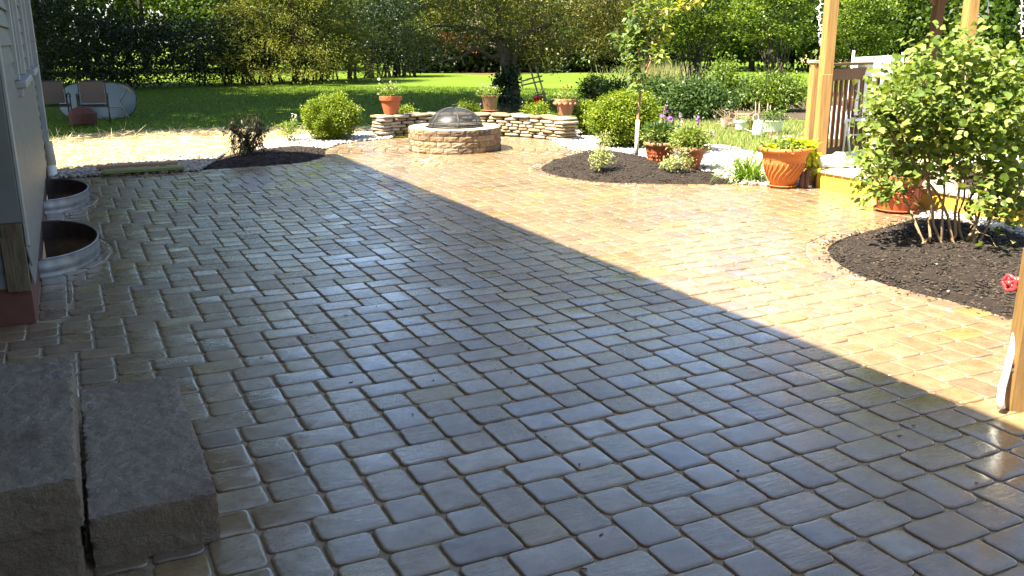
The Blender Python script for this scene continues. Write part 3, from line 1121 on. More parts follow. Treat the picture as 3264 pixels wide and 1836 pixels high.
def blades(name, poly, n, mat, lo, hi, w, label, tone=None):
    q = sample_poly(poly, n)
    P = np.concatenate([q, np.full((n, 1), -.05)], 1)
    D = rdir(n) * np.array([.45, .45, 0]) + np.array([0, 0, 1.])
    o = leaves(name, P, D, rdir(n), rng.uniform(lo, hi, n), w * rng.uniform(.7, 1.3, n), mat, None, tone, 'stuff', .1)
    o['label'] = label
    return o


lawn_near = [g2(*p) for p in [(118, 352), (110, 240), (500, 222), (1000, 215), (1600, 225), (1660, 290), (1450, 330), (1000, 325), (560, 326)]]
blades('grass', lawn_near, 60000, M['grass'], .05, .10, .014, 'mown green lawn grass')
dry_poly = [g2(*p) for p in [(1640, 345), (1690, 300), (1800, 302), (1900, 300), (2060, 300), (2250, 300), (2260, 380), (2060, 405), (1990, 412), (1920, 390), (1850, 370), (1750, 358)]]
blades('grass', dry_poly, 12000, M['drygrass'], .05, .12, .012, 'patchy drying grass around the white pots')

# ------------------------------------------------------------------ house
EAVE_X, EAVE_Z = .12 * K, 5.33 * K
RX = -1.25 * K                         # recessed wall by the door
YN = -8.0
house = thing('house', (WX, CY0, 0), 'pale grey house with clapboard siding and a rotting corner board', 'house')
b = MB()
b.box((-9, CY0 + .03, .0), (WX - .03, CY1, EAVE_Z - .05), .01)
b.box((-9, YN, .0), (RX - .03, CY0 + .028, EAVE_Z - .052), .01)
b.box((RX - .02, YN, .0), (1.0 * K, -1.05 * K, EAVE_Z - .054), .01)
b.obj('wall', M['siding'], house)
FZ = .22 * K
b = MB()
b.box((RX, CY0 + .004, -.06), (WX + .002, CY0 + .04, FZ + .03), .003)
b.obj('foundation', M['foundation'], house)
b = MB()
b.box((WX - .04, CY0 + .041, -.06), (WX + .001, CY1, FZ + .03), .003)
b.obj('foundation', M['foundation'], house)
LAP = .1125 * K


def clap(mb, p0, p1, z, n, h=LAP, out=.016, r=None):
    """one tilted clapboard between p0 and p1 (2d), n = outward normal"""
    p0, p1, n = np.array([*p0, 0.]), np.array([*p1, 0.]), np.array([*n, 0.])
    Z = lambda v: np.array([0, 0, v])
    prof = [(0.004, z + h + .012), (out, z), (out - .011, z - .001), (0.001, z + h + .012)]
    V = [p0 + n * o + Z(zz) for o, zz in prof] + [p1 + n * o + Z(zz) for o, zz in prof]
    F = [(0, 4, 5, 1), (1, 5, 6, 2), (2, 6, 7, 3), (3, 7, 4, 0), (0, 1, 2, 3), (7, 6, 5, 4)]
    mb.add(V, F, r)


cbw = .112 * K
nz = int((EAVE_Z - FZ) / LAP)
up = MB()
for k in range(nz):
    z = FZ + k * LAP
    near = MB(); clap(near, (RX, CY0), (WX - cbw + .004, CY0), z, (0, -1))
    if z < 2.7:
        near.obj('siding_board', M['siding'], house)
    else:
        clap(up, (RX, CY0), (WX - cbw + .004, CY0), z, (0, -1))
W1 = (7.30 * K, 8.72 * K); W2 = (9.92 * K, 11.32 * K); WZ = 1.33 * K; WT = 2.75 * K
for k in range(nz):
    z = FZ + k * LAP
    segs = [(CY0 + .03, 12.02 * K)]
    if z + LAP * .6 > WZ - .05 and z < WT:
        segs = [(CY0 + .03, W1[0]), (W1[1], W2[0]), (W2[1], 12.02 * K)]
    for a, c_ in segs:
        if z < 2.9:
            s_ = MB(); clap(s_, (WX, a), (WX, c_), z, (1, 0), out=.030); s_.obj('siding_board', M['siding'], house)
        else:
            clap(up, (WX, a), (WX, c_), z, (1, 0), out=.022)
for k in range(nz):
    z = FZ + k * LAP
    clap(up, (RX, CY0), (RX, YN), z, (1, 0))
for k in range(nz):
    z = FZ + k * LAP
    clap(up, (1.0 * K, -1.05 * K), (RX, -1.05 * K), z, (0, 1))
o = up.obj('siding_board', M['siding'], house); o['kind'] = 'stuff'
# corner board: painted above, rotten foot below
b = MB(); b.box((WX - cbw, CY0 - .026, .60 * K), (WX + .006, CY0 + .006, EAVE_Z - .06), .004); b.obj('corner_board', M['corner'], house)
b = MB(); b.box((WX - cbw + .004, CY0 - .024, FZ - .03), (WX + .004, CY0 + .006, .60 * K - .002), .006)
b.box((WX - cbw - .006, CY0 - .036, FZ - .02), (WX - cbw + .05, CY0 - .020, .52 * K), .005)
o = b.obj('corner_board', M['rotwood'], house); o['label'] = 'rotten brown foot of the corner board'
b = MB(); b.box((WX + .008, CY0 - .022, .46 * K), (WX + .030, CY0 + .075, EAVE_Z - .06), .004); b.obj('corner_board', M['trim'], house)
for (y0, y1) in (W1, W2):
    fr = MB()
    fr.box((WX - .02, y0, WZ), (WX + .050, y0 + .10, WT), .004)
    fr.box((WX - .02, y1 - .10, WZ), (WX + .050, y1, WT), .004)
    fr.box((WX - .02, y0, WT + .002), (WX + .054, y1, WT + .11), .004)
    wo = fr.obj('window', M['trim'], house)
    s_ = MB(); s_.box((WX - .02, y0 - .05, WZ - .06), (WX + .095, y1 + .05, WZ - .002), .008)
    s_.box((WX - .02, y0 - .045, WZ - .13), (WX + .062, y0 + .012, WZ - .062), .006)
    s_.obj('sill', M['trim'], wo)
    s_ = MB(); s_.box((WX - .015, y0 + .102, WZ + .002), (WX + .008, y1 - .102, WT - .002), .002); s_.obj('pane', M['glass'], wo)
    s_ = MB(); s_.box((WX - .01, y0 + .102, (WZ + WT) / 2 - .02), (WX + .022, y1 - .102, (WZ + WT) / 2 + .02), .003)
    s_.box((WX - .01, y0 + .104, WZ + .004), (WX + .020, y0 + .15, WT - .004), .003); s_.box((WX - .01, y1 - .15, WZ + .004), (WX + .020, y1 - .104, WT - .004), .003)
    s_.obj('sash', M['trim'], wo)
# downspout with its boot
DY = 12.22 * K
b = MB()
b.box((WX + .012, DY, .42 * K), (WX + .092, DY + .105, EAVE_Z - .2), .012)
o = b.obj('downspout', M['trim'], house)
for zz in (.55, 1.6, 2.6):
    s_ = MB(); s_.box((WX + .008, DY - .008, zz * K), (WX + .098, DY + .113, zz * K + .03), .003); s_.obj('strap', M['trim'], o)
s_ = MB(); s_.lathe([(.0, .44 * K), (.056, .44 * K), (.062, .30 * K), (.072, .20 * K), (.072, .16 * K)], (WX + .07, DY + .05, 0), 20); s_.obj('adapter', M['deckboard'], o, True)
s_ = MB(); s_.lathe([(.066, .22 * K), (.066, -.05)], (WX + .07, DY + .05, 0), 20); s_.obj('pipe', M['plastic'], o, True)
b = MB(); b.box((WX - .06, CY1 - .02 - .12, .0), (WX + .016, CY1 + .012, EAVE_Z - .06), .004); b.obj('corner_board', M['trim'], house)
# roof with overhang, soffit and gutter
y1r = CY1 + .30 * K
rf = MB()
rise = 3.6
V = [(EAVE_X, YN - .4, EAVE_Z), (EAVE_X, y1r, EAVE_Z), (-6.5, y1r, EAVE_Z + rise), (-6.5, YN - .4, EAVE_Z + rise),
     (EAVE_X, YN - .4, EAVE_Z + .05), (EAVE_X, y1r, EAVE_Z + .05), (-6.5, y1r, EAVE_Z + rise + .05), (-6.5, YN - .4, EAVE_Z + rise + .05),
     (-13, y1r, EAVE_Z), (-13, YN - .4, EAVE_Z)]
rf.add(V, [(0, 1, 2, 3), (4, 7, 6, 5), (0, 4, 5, 1), (2, 1, 5, 6), (0, 3, 7, 4), (6, 7, 9, 8)], .5)
rf.obj('roof', M['shingle'], house)
b = MB(); b.box((-9, YN, EAVE_Z - .045), (EAVE_X - .002, y1r - .01, EAVE_Z - .03), .002); b.box((EAVE_X + .002, YN, EAVE_Z - .04), (1.3 * K, -.75 * K, EAVE_Z + .02), .002); b.obj('soffit', M['trim'], house)
b = MB(); b.add([(-9.2, CY1 - .002, EAVE_Z - .06), (WX - .04, CY1 - .002, EAVE_Z - .06), (-6.5, CY1 - .002, EAVE_Z + rise - .2),
                 (-9.2, CY1 - .03, EAVE_Z - .06), (WX - .04, CY1 - .03, EAVE_Z - .06), (-6.5, CY1 - .03, EAVE_Z + rise - .2)], [(0, 2, 1), (3, 4, 5), (0, 1, 4, 3), (1, 2, 5, 4), (2, 0, 3, 5)], .5)
b.obj('gable', M['siding'], house)

# ------------------------------------------------------------------ window wells
for w_, lab in zip(wells, ('nearer galvanised half-round window well by the house corner, dark inside', 'farther galvanised half-round window well beside the downspout')):
    th = thing('window_well', (w_[0], w_[1], 0), lab, 'window well', 'galvanised window wells along the house wall')
    zt = .125 * K
    def wr(g, an): return (w_[0] + (WELL_R[0] + g) * math.cos(an) + .004, w_[1] + (WELL_R[1] + g) * math.sin(an))
    A = np.linspace(-math.pi / 2, math.pi / 2, 41)
    prof = [(0, -.5), (0, -.03), (.006, -.01), (0, .012), (-.003, .04), (.005, .06), (-.002, .085), (0, zt)]
    V = [(*wr(g, a), z) for g, z in prof for a in A]; m = len(A)
    F = [(i * m + k, i * m + k + 1, (i + 1) * m + k + 1, (i + 1) * m + k) for i in range(len(prof) - 1) for k in range(m - 1)]
    mesh_np('wall_sheet', V, F, M['galv'], th, .5, None, True)
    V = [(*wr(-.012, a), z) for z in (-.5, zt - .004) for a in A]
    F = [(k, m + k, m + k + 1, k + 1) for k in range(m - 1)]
    mesh_np('inner_sheet', V, F, M['wellin'], th, .5, None, True)  # inner face in a darker brown than the outer sheet
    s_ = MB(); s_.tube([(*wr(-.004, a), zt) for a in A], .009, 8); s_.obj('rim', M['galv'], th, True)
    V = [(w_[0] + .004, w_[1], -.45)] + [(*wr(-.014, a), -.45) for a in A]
    mesh_np('floor', V, [(0, k, k + 1) for k in range(1, m)], M['dark'], th, .5)  # near-black floor: the unlit depth of the well is put into its colour

# ------------------------------------------------------------------ stone steps
steps = thing('stone_steps', (.1, 3.6 * K, 0), 'rough dark stone door steps beside the house corner', 'steps')


def rough_block(name, lo, hi, mat, parent, seg=.016, amp=.005):
    """block with broken edges and a pitted surface"""
    lo, hi = np.array(lo), np.array(hi)
    nn = [max(2, int((hi[i] - lo[i]) / seg)) for i in range(3)]
    ids, V, F = {}, [], []
    def vid(i, j, k):
        if (i, j, k) not in ids:
            ids[(i, j, k)] = len(V)
            p = lo + (hi - lo) * np.array([i / nn[0], j / nn[1], k / nn[2]])
            edge = sum(1 for q, m_ in ((i, nn[0]), (j, nn[1]), (k, nn[2])) if q in (0, m_))
            c = (lo + hi) / 2
            p = p + rng.normal(0, amp * .35, 3) * np.array([1, 1, .45])
            if edge >= 2: p = p + unit(c - p) * np.array([1, .6, .8]) * abs(rng.normal(.007, amp * .9))
            V.append(p)
        return ids[(i, j, k)]
    for ax in range(3):
        o1, o2 = [(1, 2), (2, 0), (0, 1)][ax]
        for sgn in (0, nn[ax]):
            for a in range(nn[o1]):
                for c_ in range(nn[o2]):
                    f = []
                    for da, db in ((0, 0), (1, 0), (1, 1), (0, 1)):
                        t = [0, 0, 0]; t[ax] = sgn; t[o1] = a + da; t[o2] = c_ + db
                        f.append(vid(*t))
                    F.append(f if sgn else f[::-1])
    V = np.array(V)
    q = V[:, 0] * .8 + V[:, 1] * .45; w = V[:, 1] * .8 - V[:, 0] * .45      # chisel marks run diagonally
    V[:, 2] += (V[:, 2] > hi[2] - .02) * (.006 * (vnoise(q, w, 7, 3) - .5) + .008 * (vnoise(q * 3.2, w * .9, 22, 4) - .5) + .006 * (vnoise(V[:, 0], V[:, 1], 60, 5) - .5))
    o = mesh_np(name, V, F, mat, parent, .5, None, True)
    o.data.set_sharp_from_angle(angle=math.radians(50))
    return o


sz = .17 * K
pA, pB, pC = G(430, 955, sz), G(545, 1240, sz), G(215, 1300, sz)
rough_block('block', (pC[0] + .008, pB[1], -.02), (.292 * K, pA[1] + .07, sz), M['step'], steps)
qA, qB = G(168, 892, 2 * sz), G(205, 1195, 2 * sz)
rough_block('block', (-1.2 * K, qB[1] - .015, sz + .012), (pC[0] - .004, 3.98 * K, 2 * sz), M['step'], steps)
rough_block('block', (-1.2 * K, qB[1] + .005, -.02), (pC[0] - .022, 3.96 * K, sz + .004), M['step'], steps)

# ------------------------------------------------------------------ fire pit
PR, PH = .70 * K, .335 * K
pit = thing('fire_pit', (*CC, 0), 'round fire pit of split-face tan and brown blocks on the paver terrace', 'fire pit')
n_c = 4; ch = PH / n_c
for c_ in range(n_c):
    nbk = 20
    for k in range(nbk):
        a0 = 2 * math.pi * (k + .5 * (c_ % 2)) / nbk; a1 = a0 + 2 * math.pi / nbk
        gp = .0045 / PR
        a0 += gp; a1 -= gp
        z0, z1 = c_ * ch + .001, (c_ + 1) * ch - .003
        nu, nv = 5, 4
        V, F = [], []
        for v in range(nv + 1):
            for u in range(nu + 1):
                a = a0 + (a1 - a0) * u / nu; z = z0 + (z1 - z0) * v / nv
                ed = (u in (0, nu)) or (v in (0, nv))
                r = PR + (-.007 if ed else rng.uniform(-.004, .007)) + (rng.normal(0, .0015) if ed else 0)
                V.append((CC[0] + r * math.cos(a), CC[1] + r * math.sin(a), z))
        for v in range(nv):
            for u in range(nu):
                i = v * (nu + 1) + u
                F.append((i, i + 1, i + nu + 2, i + nu + 1))
        bI = len(V)
        ri = PR - .25 * K
        for (a, z) in ((a0, z0), (a1, z0), (a1, z1), (a0, z1)):
            V.append((CC[0] + ri * math.cos(a), CC[1] + ri * math.sin(a), z))
        B_ = [u for u in range(nu + 1)]; T_ = [nv * (nu + 1) + u for u in range(nu + 1)]
        F.append(tuple(T_ + [bI + 2, bI + 3])); F.append(tuple(B_[::-1] + [bI, bI + 1]))
        F.append((*[v * (nu + 1) for v in range(nv + 1)], bI + 3, bI)[::1])
        F.append((*[v * (nu + 1) + nu for v in range(nv, -1, -1)], bI + 1, bI + 2))
        F.append((bI, bI + 3, bI + 2, bI + 1))
        mesh_np('block', V, F, M['pitblock'], pit, rng.random())
b = MB(); b.lathe([(PR - .02, PH - .004), (PR - .006, PH + .002), (PR - .012, PH + .008), (.46 * K, PH + .006), (.45 * K, PH - .02), (.45 * K, .05)], (*CC, 0), 72)
b.obj('cap', M['pittop'], pit, True, auto=40)
b = MB(); b.lathe([(.452 * K, PH - .03), (.40 * K, .12), (.2, .07), (.01, .06)], (*CC, 0), 40); b.obj('fire_bowl', M['dark'], pit, True)

# dome screen resting on the pit
DR = .415 * K
dc = np.array([CC[0] + .015, CC[1], PH + .012])
dome = thing('spark_screen', dc, 'black domed mesh spark screen resting on the fire pit', 'spark screen')
m, t, bs = newmat('spark_mesh')
bs.inputs['Base Color'].default_value = rgb((.028, .028, .03)); bs.inputs['Roughness'].default_value = .4
trn = N(t, 'ShaderNodeBsdfTransparent'); mx = N(t, 'ShaderNodeMixShader'); mx.inputs[0].default_value = .62
t.links.new(trn.outputs[0], mx.inputs[1]); t.links.new(bs.outputs[0], mx.inputs[2])
t.links.new(mx.outputs[0], t.nodes['Material Output'].inputs['Surface'])
M['mesh'] = m
HD = .272 * K
prof = [(DR * math.cos(p), HD * math.sin(p)) for p in np.linspace(0.02, math.pi / 2 - .01, 12)]
b = MB(); b.lathe(prof, dc, 40); b.obj('mesh_dome', M['mesh'], dome, True)
for a in np.arange(6) * math.pi / 3 + .25:
    P = [(dc[0] + (DR + .004) * math.cos(p) * math.cos(a), dc[1] + (DR + .004) * math.cos(p) * math.sin(a), dc[2] + (HD + .004) * math.sin(p)) for p in np.linspace(.02, math.pi / 2, 14)]
    b = MB(); b.tube(P, .0085, 6); b.obj('rib', M['blackiron'], dome, True)
b = MB(); b.tube([(dc[0] + DR * math.cos(a), dc[1] + DR * math.sin(a), dc[2] + .008) for a in np.linspace(0, 2 * math.pi, 49)], .010, 6); b.obj('rim', M['blackiron'], dome, True)
hx = np.array([RIGHT[0], RIGHT[1], 0])
tp = dc + (0, 0, HD)
b = MB(); b.tube([tp - hx * .045, tp - hx * .045 + (0, 0, .05), tp + hx * .045 + (0, 0, .055), tp + hx * .045], .005, 6); b.obj('handle', M['blackiron'], dome, True)
b = MB()
for sg in (-1,):
    p = dc + sg * hx * (DR + .01)
    b.tube([p, p - hx * .10 + (0, 0, .012), p - hx * .11 + (0, 0, .035)], .004, 5)
p = dc - AWAY * (DR)
b.tube([p - hx * .05 + (0, 0, .002), p - AWAY * .03, p + hx * .05 + (0, 0, .002)], .006, 5)
b.obj('clip', M['blackiron'], dome, True)

# ------------------------------------------------------------------ curved dry-stone seat wall
fl, fm, fr_ = G(975, 347), G(1185, 338), G(1402, 355)
wallc = np.array([CC[0], CC[1]])
front = [fl[:2], G(1080, 339)[:2], fm[:2], G(1300, 343)[:2], fr_[:2]]
front = smooth_poly(front, 3, False)
sw = thing('stone_wall', (*np.mean(front, 0), 0), 'low curved dry-stacked fieldstone seat wall behind the fire pit', 'wall')
ORG[sw.name] = np.array([*np.mean(front, 0), 0.])
FR = [np.array(p) for p in front]
acc = [0]
for a, c_ in zip(FR, FR[1:]): acc.append(acc[-1] + np.linalg.norm(c_ - a))
WL = acc[-1]; WH = .37 * K; WD = .42 * K


def walln(d):
    d = min(max(d, 0), WL - 1e-4)
    k = min(max(np.searchsorted(acc, d) - 1, 0), len(FR) - 2)
    t = (d - acc[k]) / (acc[k + 1] - acc[k])
    p = FR[k] + (FR[k + 1] - FR[k]) * t
    tg = FR[min(k + 2, len(FR) - 1)] - FR[max(k - 1, 0)]; tg = tg / np.linalg.norm(tg)
    return p, tg, np.array([-tg[1], tg[0]])        # normal points away from the terrace


ncr = 7; chh = (WH - .055 * K) / (ncr - 1)
for c_ in range(ncr):
    top = c_ == ncr - 1
    for side in ('front', 'back'):
        d = -.05 - rng.random() * .1
        while d < WL + .02:
            L = rng.uniform(.26, .50) if top else rng.uniform(.15, .40)
            mid = d + L / 2
            if mid > WL + .02: break
            p, tg, nn = walln(mid)
            h = (.055 * K if top else chh) * .5
            z = WH - h if top else c_ * chh + h
            dep = WD * .27 if not top else WD * .30
            off = dep * (.95 if side == 'front' else 0) if side == 'front' else WD - dep
            if not top: off += .02 if side == 'front' else -.02
            off += rng.normal(0, .012)
            Rm = np.array([[tg[0], nn[0], 0], [tg[1], nn[1], 0], [0, 0, 1]])
            ay = rng.normal(0, .03); Ry = np.array([[math.cos(ay), 0, math.sin(ay)], [0, 1, 0], [-math.sin(ay), 0, math.cos(ay)]])
            s_ = MB()
            s_.blob((p[0] + nn[0] * off, p[1] + nn[1] * off, z), (L / 2 - .006, dep, h * (1.02 if not top else 1.) - .002), 12, 6, .035, Rm @ Ry, rng.random(), .42)
            s_.obj('stone', M['wallstone'], sw, True)
            d += L + .004
    for e in (0.02, WL - .02):          # end faces
        p, tg, nn = walln(e)
        for q in (.5,):
            h = (.055 * K if top else chh) * .5
            z = WH - h if top else c_ * chh + h
            Rm = np.array([[tg[0], nn[0], 0], [tg[1], nn[1], 0], [0, 0, 1]])
            s_ = MB(); s_.blob((p[0] + nn[0] * WD * q, p[1] + nn[1] * WD * q, z), (.13 + rng.normal(0, .012), WD * .46, h - .002), 12, 6, .04, Rm, rng.random(), .42)
            s_.obj('stone', M['wallstone'], sw, True)
cV, cF = [], []
for k, d in enumerate(np.linspace(.08, WL - .08, 24)):
    p, tg, nn = walln(d)
    for o_, z in ((.09, 0), (.09, WH - .05), (WD - .09, WH - .05), (WD - .09, 0)): cV.append((p[0] + nn[0] * o_, p[1] + nn[1] * o_, z))
    if k: 
        for q in range(4): cF.append((4 * k - 4 + q, 4 * k - 4 + (q + 1) % 4, 4 * k + (q + 1) % 4, 4 * k + q))
mesh_np('core', cV, cF, M['dark'], sw, .5)

# ------------------------------------------------------------------ plant builders
def GD(x, dep):
    """ground point in picture column x at camera depth dep"""
    a = (x * 3264 / 2576 - 1632) / FPX
    v = (-CAM_H / dep - RM[2][2] - a * RM[0][2]) / RM[1][2]
    return CAMP + dep * (RM[2] + a * RM[0] + v * RM[1])


def up(P, z):
    return np.array([P[0], P[1], P[2] + z])


def bend(p, q, sag=0., n=6, jit=.02):
    p, q = np.array(p, float), np.array(q, float)
    t = np.linspace(0, 1, n)[:, None]
    P = p + (q - p) * t
    P[:, 2] += sag * 4 * t[:, 0] * (1 - t[:, 0])
    P[1:-1] += rng.normal(0, jit * np.linalg.norm(q - p), (n - 2, 3))
    return P


def flowers(parent, pts, r, mat, petals=6, up_=.6, name='flower'):
    for p in pts:
        nrm = unit(rdir(1, up_)[0])
        u = unit(np.cross(nrm, [.3, .9, .1])); w = np.cross(nrm, u)
        a = np.arange(petals) * 2 * math.pi / petals + rng.random()
        D = np.cos(a)[:, None] * u + np.sin(a)[:, None] * w + nrm * .35
        leaves(name, np.repeat(np.array(p)[None], petals, 0), D, np.repeat(nrm[None], petals, 0), r * rng.uniform(.8, 1.15, petals), r * .75, mat, parent)


def bush(P, rx, h, label, cat, mat, group=None, name='shrub', ncl=90, per=26, L=.035, W=.02, sig=.06, stems=7, base=.06, squash=.8, ry=None, flat=.5, stemmat='twig', shell=.45, outw=.8, droop=0.):
    th = thing(name, P, label, cat, group)
    ry = ry or rx
    c = up(P, base + (h - base) * .5)
    leafcloud('foliage', dict(center=c, radii=(rx, ry, (h - base) * .5), ncl=ncl, per=per, sig=sig, shell=shell, zmin=P[2] + .01, squash=squash), L, W, M[mat], th, outw=outw, droop=droop, kind='stuff')
    for k in range(stems):
        a = rng.uniform(0, 2 * math.pi); e = c + np.array([math.cos(a) * rx * .6, math.sin(a) * ry * .6, rng.uniform(-.1, .3) * h])
        s_ = MB(); s_.tube(bend(np.array(P) + (math.cos(a) * rx * .08, math.sin(a) * ry * .08, -.04), e, 0, 6, .03), np.linspace(.012, .004, 6) * (h / .8 + .4), 5)
        s_.obj('stem', M[stemmat], th, True)
    return th


def pot(name, P, prof, label, mat, group=None, cat='flower pot', rim=None, soil=None, n=36, saucer=None, smat=None):
    """prof = (radius, height) in metres, outside going up"""
    th = thing(name, P, label, cat, group)
    z0 = 0
    if saucer:
        s_ = MB(); s_.lathe([(.01, .001), (saucer * .8, .001), (saucer, .03), (saucer * .97, .036), (saucer * .78, .016), (.01, .016)], P, n); s_.obj('saucer', M[smat or mat], th, True, auto=40)
        z0 = .017
    P2 = up(P, z0)
    s_ = MB()
    top = prof[-1]
    s_.lathe([(.005, 0.001)] + prof + [(top[0] - .018, top[1] + .002), (top[0] - .022, top[1] - .05), (prof[0][0] * .8, .02)], P2, n)
    s_.obj('pot', M[mat], th, True, auto=35)
    if rim:
        (r0, za, zb) = rim
        s_ = MB(); s_.lathe([(r0 - .012, za), (r0, za + .006), (r0 + .003, (za + zb) / 2), (r0, zb - .005), (r0 - .014, zb)], P2, n); s_.obj('rim', M[mat], th, True, auto=50)
    s_ = MB(); s_.disc(tuple(up(P2, top[1] - .03)), top[0] - .02, n); s_.obj('potting_soil', M['potsoil'], th)
    return th, up(P2, top[1] - .03)


def tuft(parent, c, rx, h, n, L, W, mat, name='foliage', spread=1., droop=.1):
    """a loose clump of leaves on short stems from c upwards"""
    P = np.array(c) + np.stack([rng.normal(0, rx * .5, n), rng.normal(0, rx * .5, n), rng.random(n) ** .8 * h], 1)
    out = unit(np.concatenate([(P - np.array(c))[:, :2], np.full((n, 1), h * .4)], 1))
    D = unit(rdir(n) * .8 + out * spread - np.array([0, 0, droop]))
    o = leaves(name, P, D, unit(rdir(n) * .6 + [0, 0, .9]), L * rng.uniform(.7, 1.3, n), W * rng.uniform(.7, 1.3, n), M[mat], parent, np.clip(rng.normal(.5, .25, n), 0, 1), 'stuff')
    return o


# ------------------------------------------------------------------ pots on the seat wall
wz = WH + .004
def mpx(P): return 1 / pxm(P)


P = G(984, 287, wz); u_ = mpx(P)
th, tp = pot('flower_pot', P, [(17 * u_, 0), (18 * u_, 3 * u_), (24.5 * u_, 33 * u_), (25 * u_, 43 * u_)], 'bright terracotta pot of white daisies at the left end of the stone wall', 'terra', 'flower pots on the stone wall', rim=(28 * u_, 34 * u_, 45 * u_))
tuft(th, tp, 22 * u_, 34 * u_, 420, .05, .022, 'leaf_pot')
flowers(th, [AT(953, 199, P), AT(982, 207, P), AT(996, 207, P), AT(951, 236, P), AT(972, 229, P), AT(1003, 226, P)], .032, M['pet_white'], 9)
flowers(th, [AT(984, 222, P), AT(979, 218, P)], .03, M['pet_pink'], 6)
P = G(1233, 280, wz); u_ = mpx(P)
th, tp = pot('flower_pot', P, [(16.5 * u_, 0), (17 * u_, 6 * u_), (18.5 * u_, 22 * u_), (21 * u_, 33 * u_), (22 * u_, 36 * u_)], 'streaked brown glazed pot of pale pansies on a saucer on the stone wall', 'glaze', 'flower pots on the stone wall', rim=(22 * u_, 33 * u_, 38 * u_), saucer=22 * u_, smat='terra_old')
tuft(th, tp, 24 * u_, 24 * u_, 520, .042, .024, 'leaf_pot', spread=1.2)
flowers(th, [AT(x, y, P) for x, y in [(1213, 213), (1220, 218), (1228, 211), (1236, 214), (1243, 218), (1250, 216), (1238, 222), (1198, 235), (1202, 229), (1230, 224), (1222, 210)]], .028, M['pet_lilac'], 5)
flowers(th, [AT(1209, 262, P)], .03, M['pet_purple'], 5)
P = G(1422, 288, wz); u_ = mpx(P)
th, tp = pot('flower_pot', P, [(17 * u_, 0), (17.5 * u_, 2 * u_), (22.5 * u_, 27 * u_), (24.5 * u_, 36 * u_)], 'weathered terracotta pot with scalloped rim and red flowers on the right wall end', 'terra_old', 'flower pots on the stone wall', rim=(27 * u_, 28 * u_, 39 * u_))
s_ = MB()
for a in np.arange(12) * math.pi / 6:
    q = up(P, 27.5 * u_) + np.array([math.cos(a), math.sin(a), 0]) * 27 * u_
    s_.blob(q, (5 * u_, 5 * u_, 4 * u_), 8, 5, .02)
s_.obj('scallops', M['terra_old'], th, True)['kind'] = 'stuff'
tuft(th, tp, 22 * u_, 24 * u_, 380, .045, .026, 'leaf_pot')
flowers(th, [AT(x, y, P) for x, y in [(1411, 222), (1420, 225), (1428, 220), (1435, 215), (1437, 219), (1416, 219)]], .032, M['pet_red'], 7)
flowers(th, [AT(1392, 229, P), AT(1398, 231, P), AT(1427, 215, P)], .026, M['pet_purple'], 5)

# ------------------------------------------------------------------ boxwoods
BG = 'rounded boxwood shrubs around the terrace'
def boxw(x, ybase, ytop, wpx, label, P=None, ncl=150, per=34):
    P = G(x, ybase) if P is None else P
    u_ = mpx(P)
    r = wpx * .5 * u_
    h = (ybase - ytop) * u_ * 1.01
    return bush(P, r * .92, h * .97, label, 'boxwood', 'leaf_box', BG, 'boxwood', ncl, per, .032, .026, r * .085, 6, .05 * h, .9, shell=.74, outw=.9)


boxw(837, 352, 244, 134, 'large round boxwood on white stones left of the fire pit', ncl=560, per=52)
boxw(1572, 368, 238, 172, 'largest round boxwood, behind the young tree', ncl=820, per=56)
boxw(1480, 342, 258, 70, 'medium boxwood between the stone wall and the largest boxwood', ncl=200, per=40)
dW = depth(fm_ := np.array([*FR[len(FR) // 2], 0])) + .75
for x, yt, w_, dd, lab in ((1022, 262, 40, depth(np.array([*FR[0], 0])) + .3, 'small boxwood behind the wall next to the daisy pot'), (1178, 251, 58, dW, 'small boxwood behind the wall left of the brown glazed pot'), (1352, 255, 70, dW - .25, 'small boxwood behind the wall below the red bucket')):
    near_w = min(FR, key=lambda q: abs(1632 * 2576 / 3264 + FPX * 2576 / 3264 * float((np.array([*q, 0]) - CAMP) @ RM[0]) / depth((*q, 0)) - x))
    P = GD(x, depth((*near_w, 0)) + WD + .22); yb = 102 + CAM_H * pxm(P)
    bush(P, w_ * .5 * mpx(P), (yb - yt) * mpx(P), lab, 'boxwood', 'leaf_box', BG, 'boxwood', 150, 34, .034, .025, .045, 5, .12, .9, shell=.5)

# wilted shrub and white-flowered perennial by the left bed
P = G(628, 386, .08)
th = thing('wilted_shrub', P, 'wilted dark shrub with drooping narrow leaves in the shaded mulch bed', 'shrub')
u_ = mpx(P); allP, allD = [], []
for k in range(50):
    a = rng.uniform(0, 2 * math.pi); r = rng.uniform(.1, 1) ** .6
    e = P + np.array([math.cos(a) * 72 * u_ * r, math.sin(a) * 50 * u_ * r, (96 - 34 * r ** 2 + rng.normal(0, 6)) * u_])
    st = bend(P + rng.normal(0, .17, 3) * (1, 1, 0) - (0, 0, .03), e, .05, 8, .02)
    s_ = MB(); s_.tube(st, np.linspace(.006, .002, 8), 4); s_.obj('stem', M['bark_dark'], th, True)
    for q in range(26):
        t = rng.uniform(.12, 1) * 6.99; i = int(t)
        allP.append(st[i] + (st[i + 1] - st[i]) * (t - i))
        allD.append(unit(np.array([rng.normal(0, .6), rng.normal(0, .6), rng.normal(-.75, .35)])))
leaves('foliage', np.array(allP), np.array(allD), rdir(len(allP)), rng.uniform(.06, .12, len(allP)), rng.uniform(.012, .020, len(allP)), M['leaf_wilt'], th, None, 'stuff')
P = G(729, 357)
th = thing('flowering_perennial', P, 'small pale green plant with a white flower spike between wilted shrub and boxwood', 'plant')
u_ = mpx(P)
tuft(th, P + (0, 0, .02), 24 * u_, 44 * u_, 330, .065, .026, 'leaf_pot')
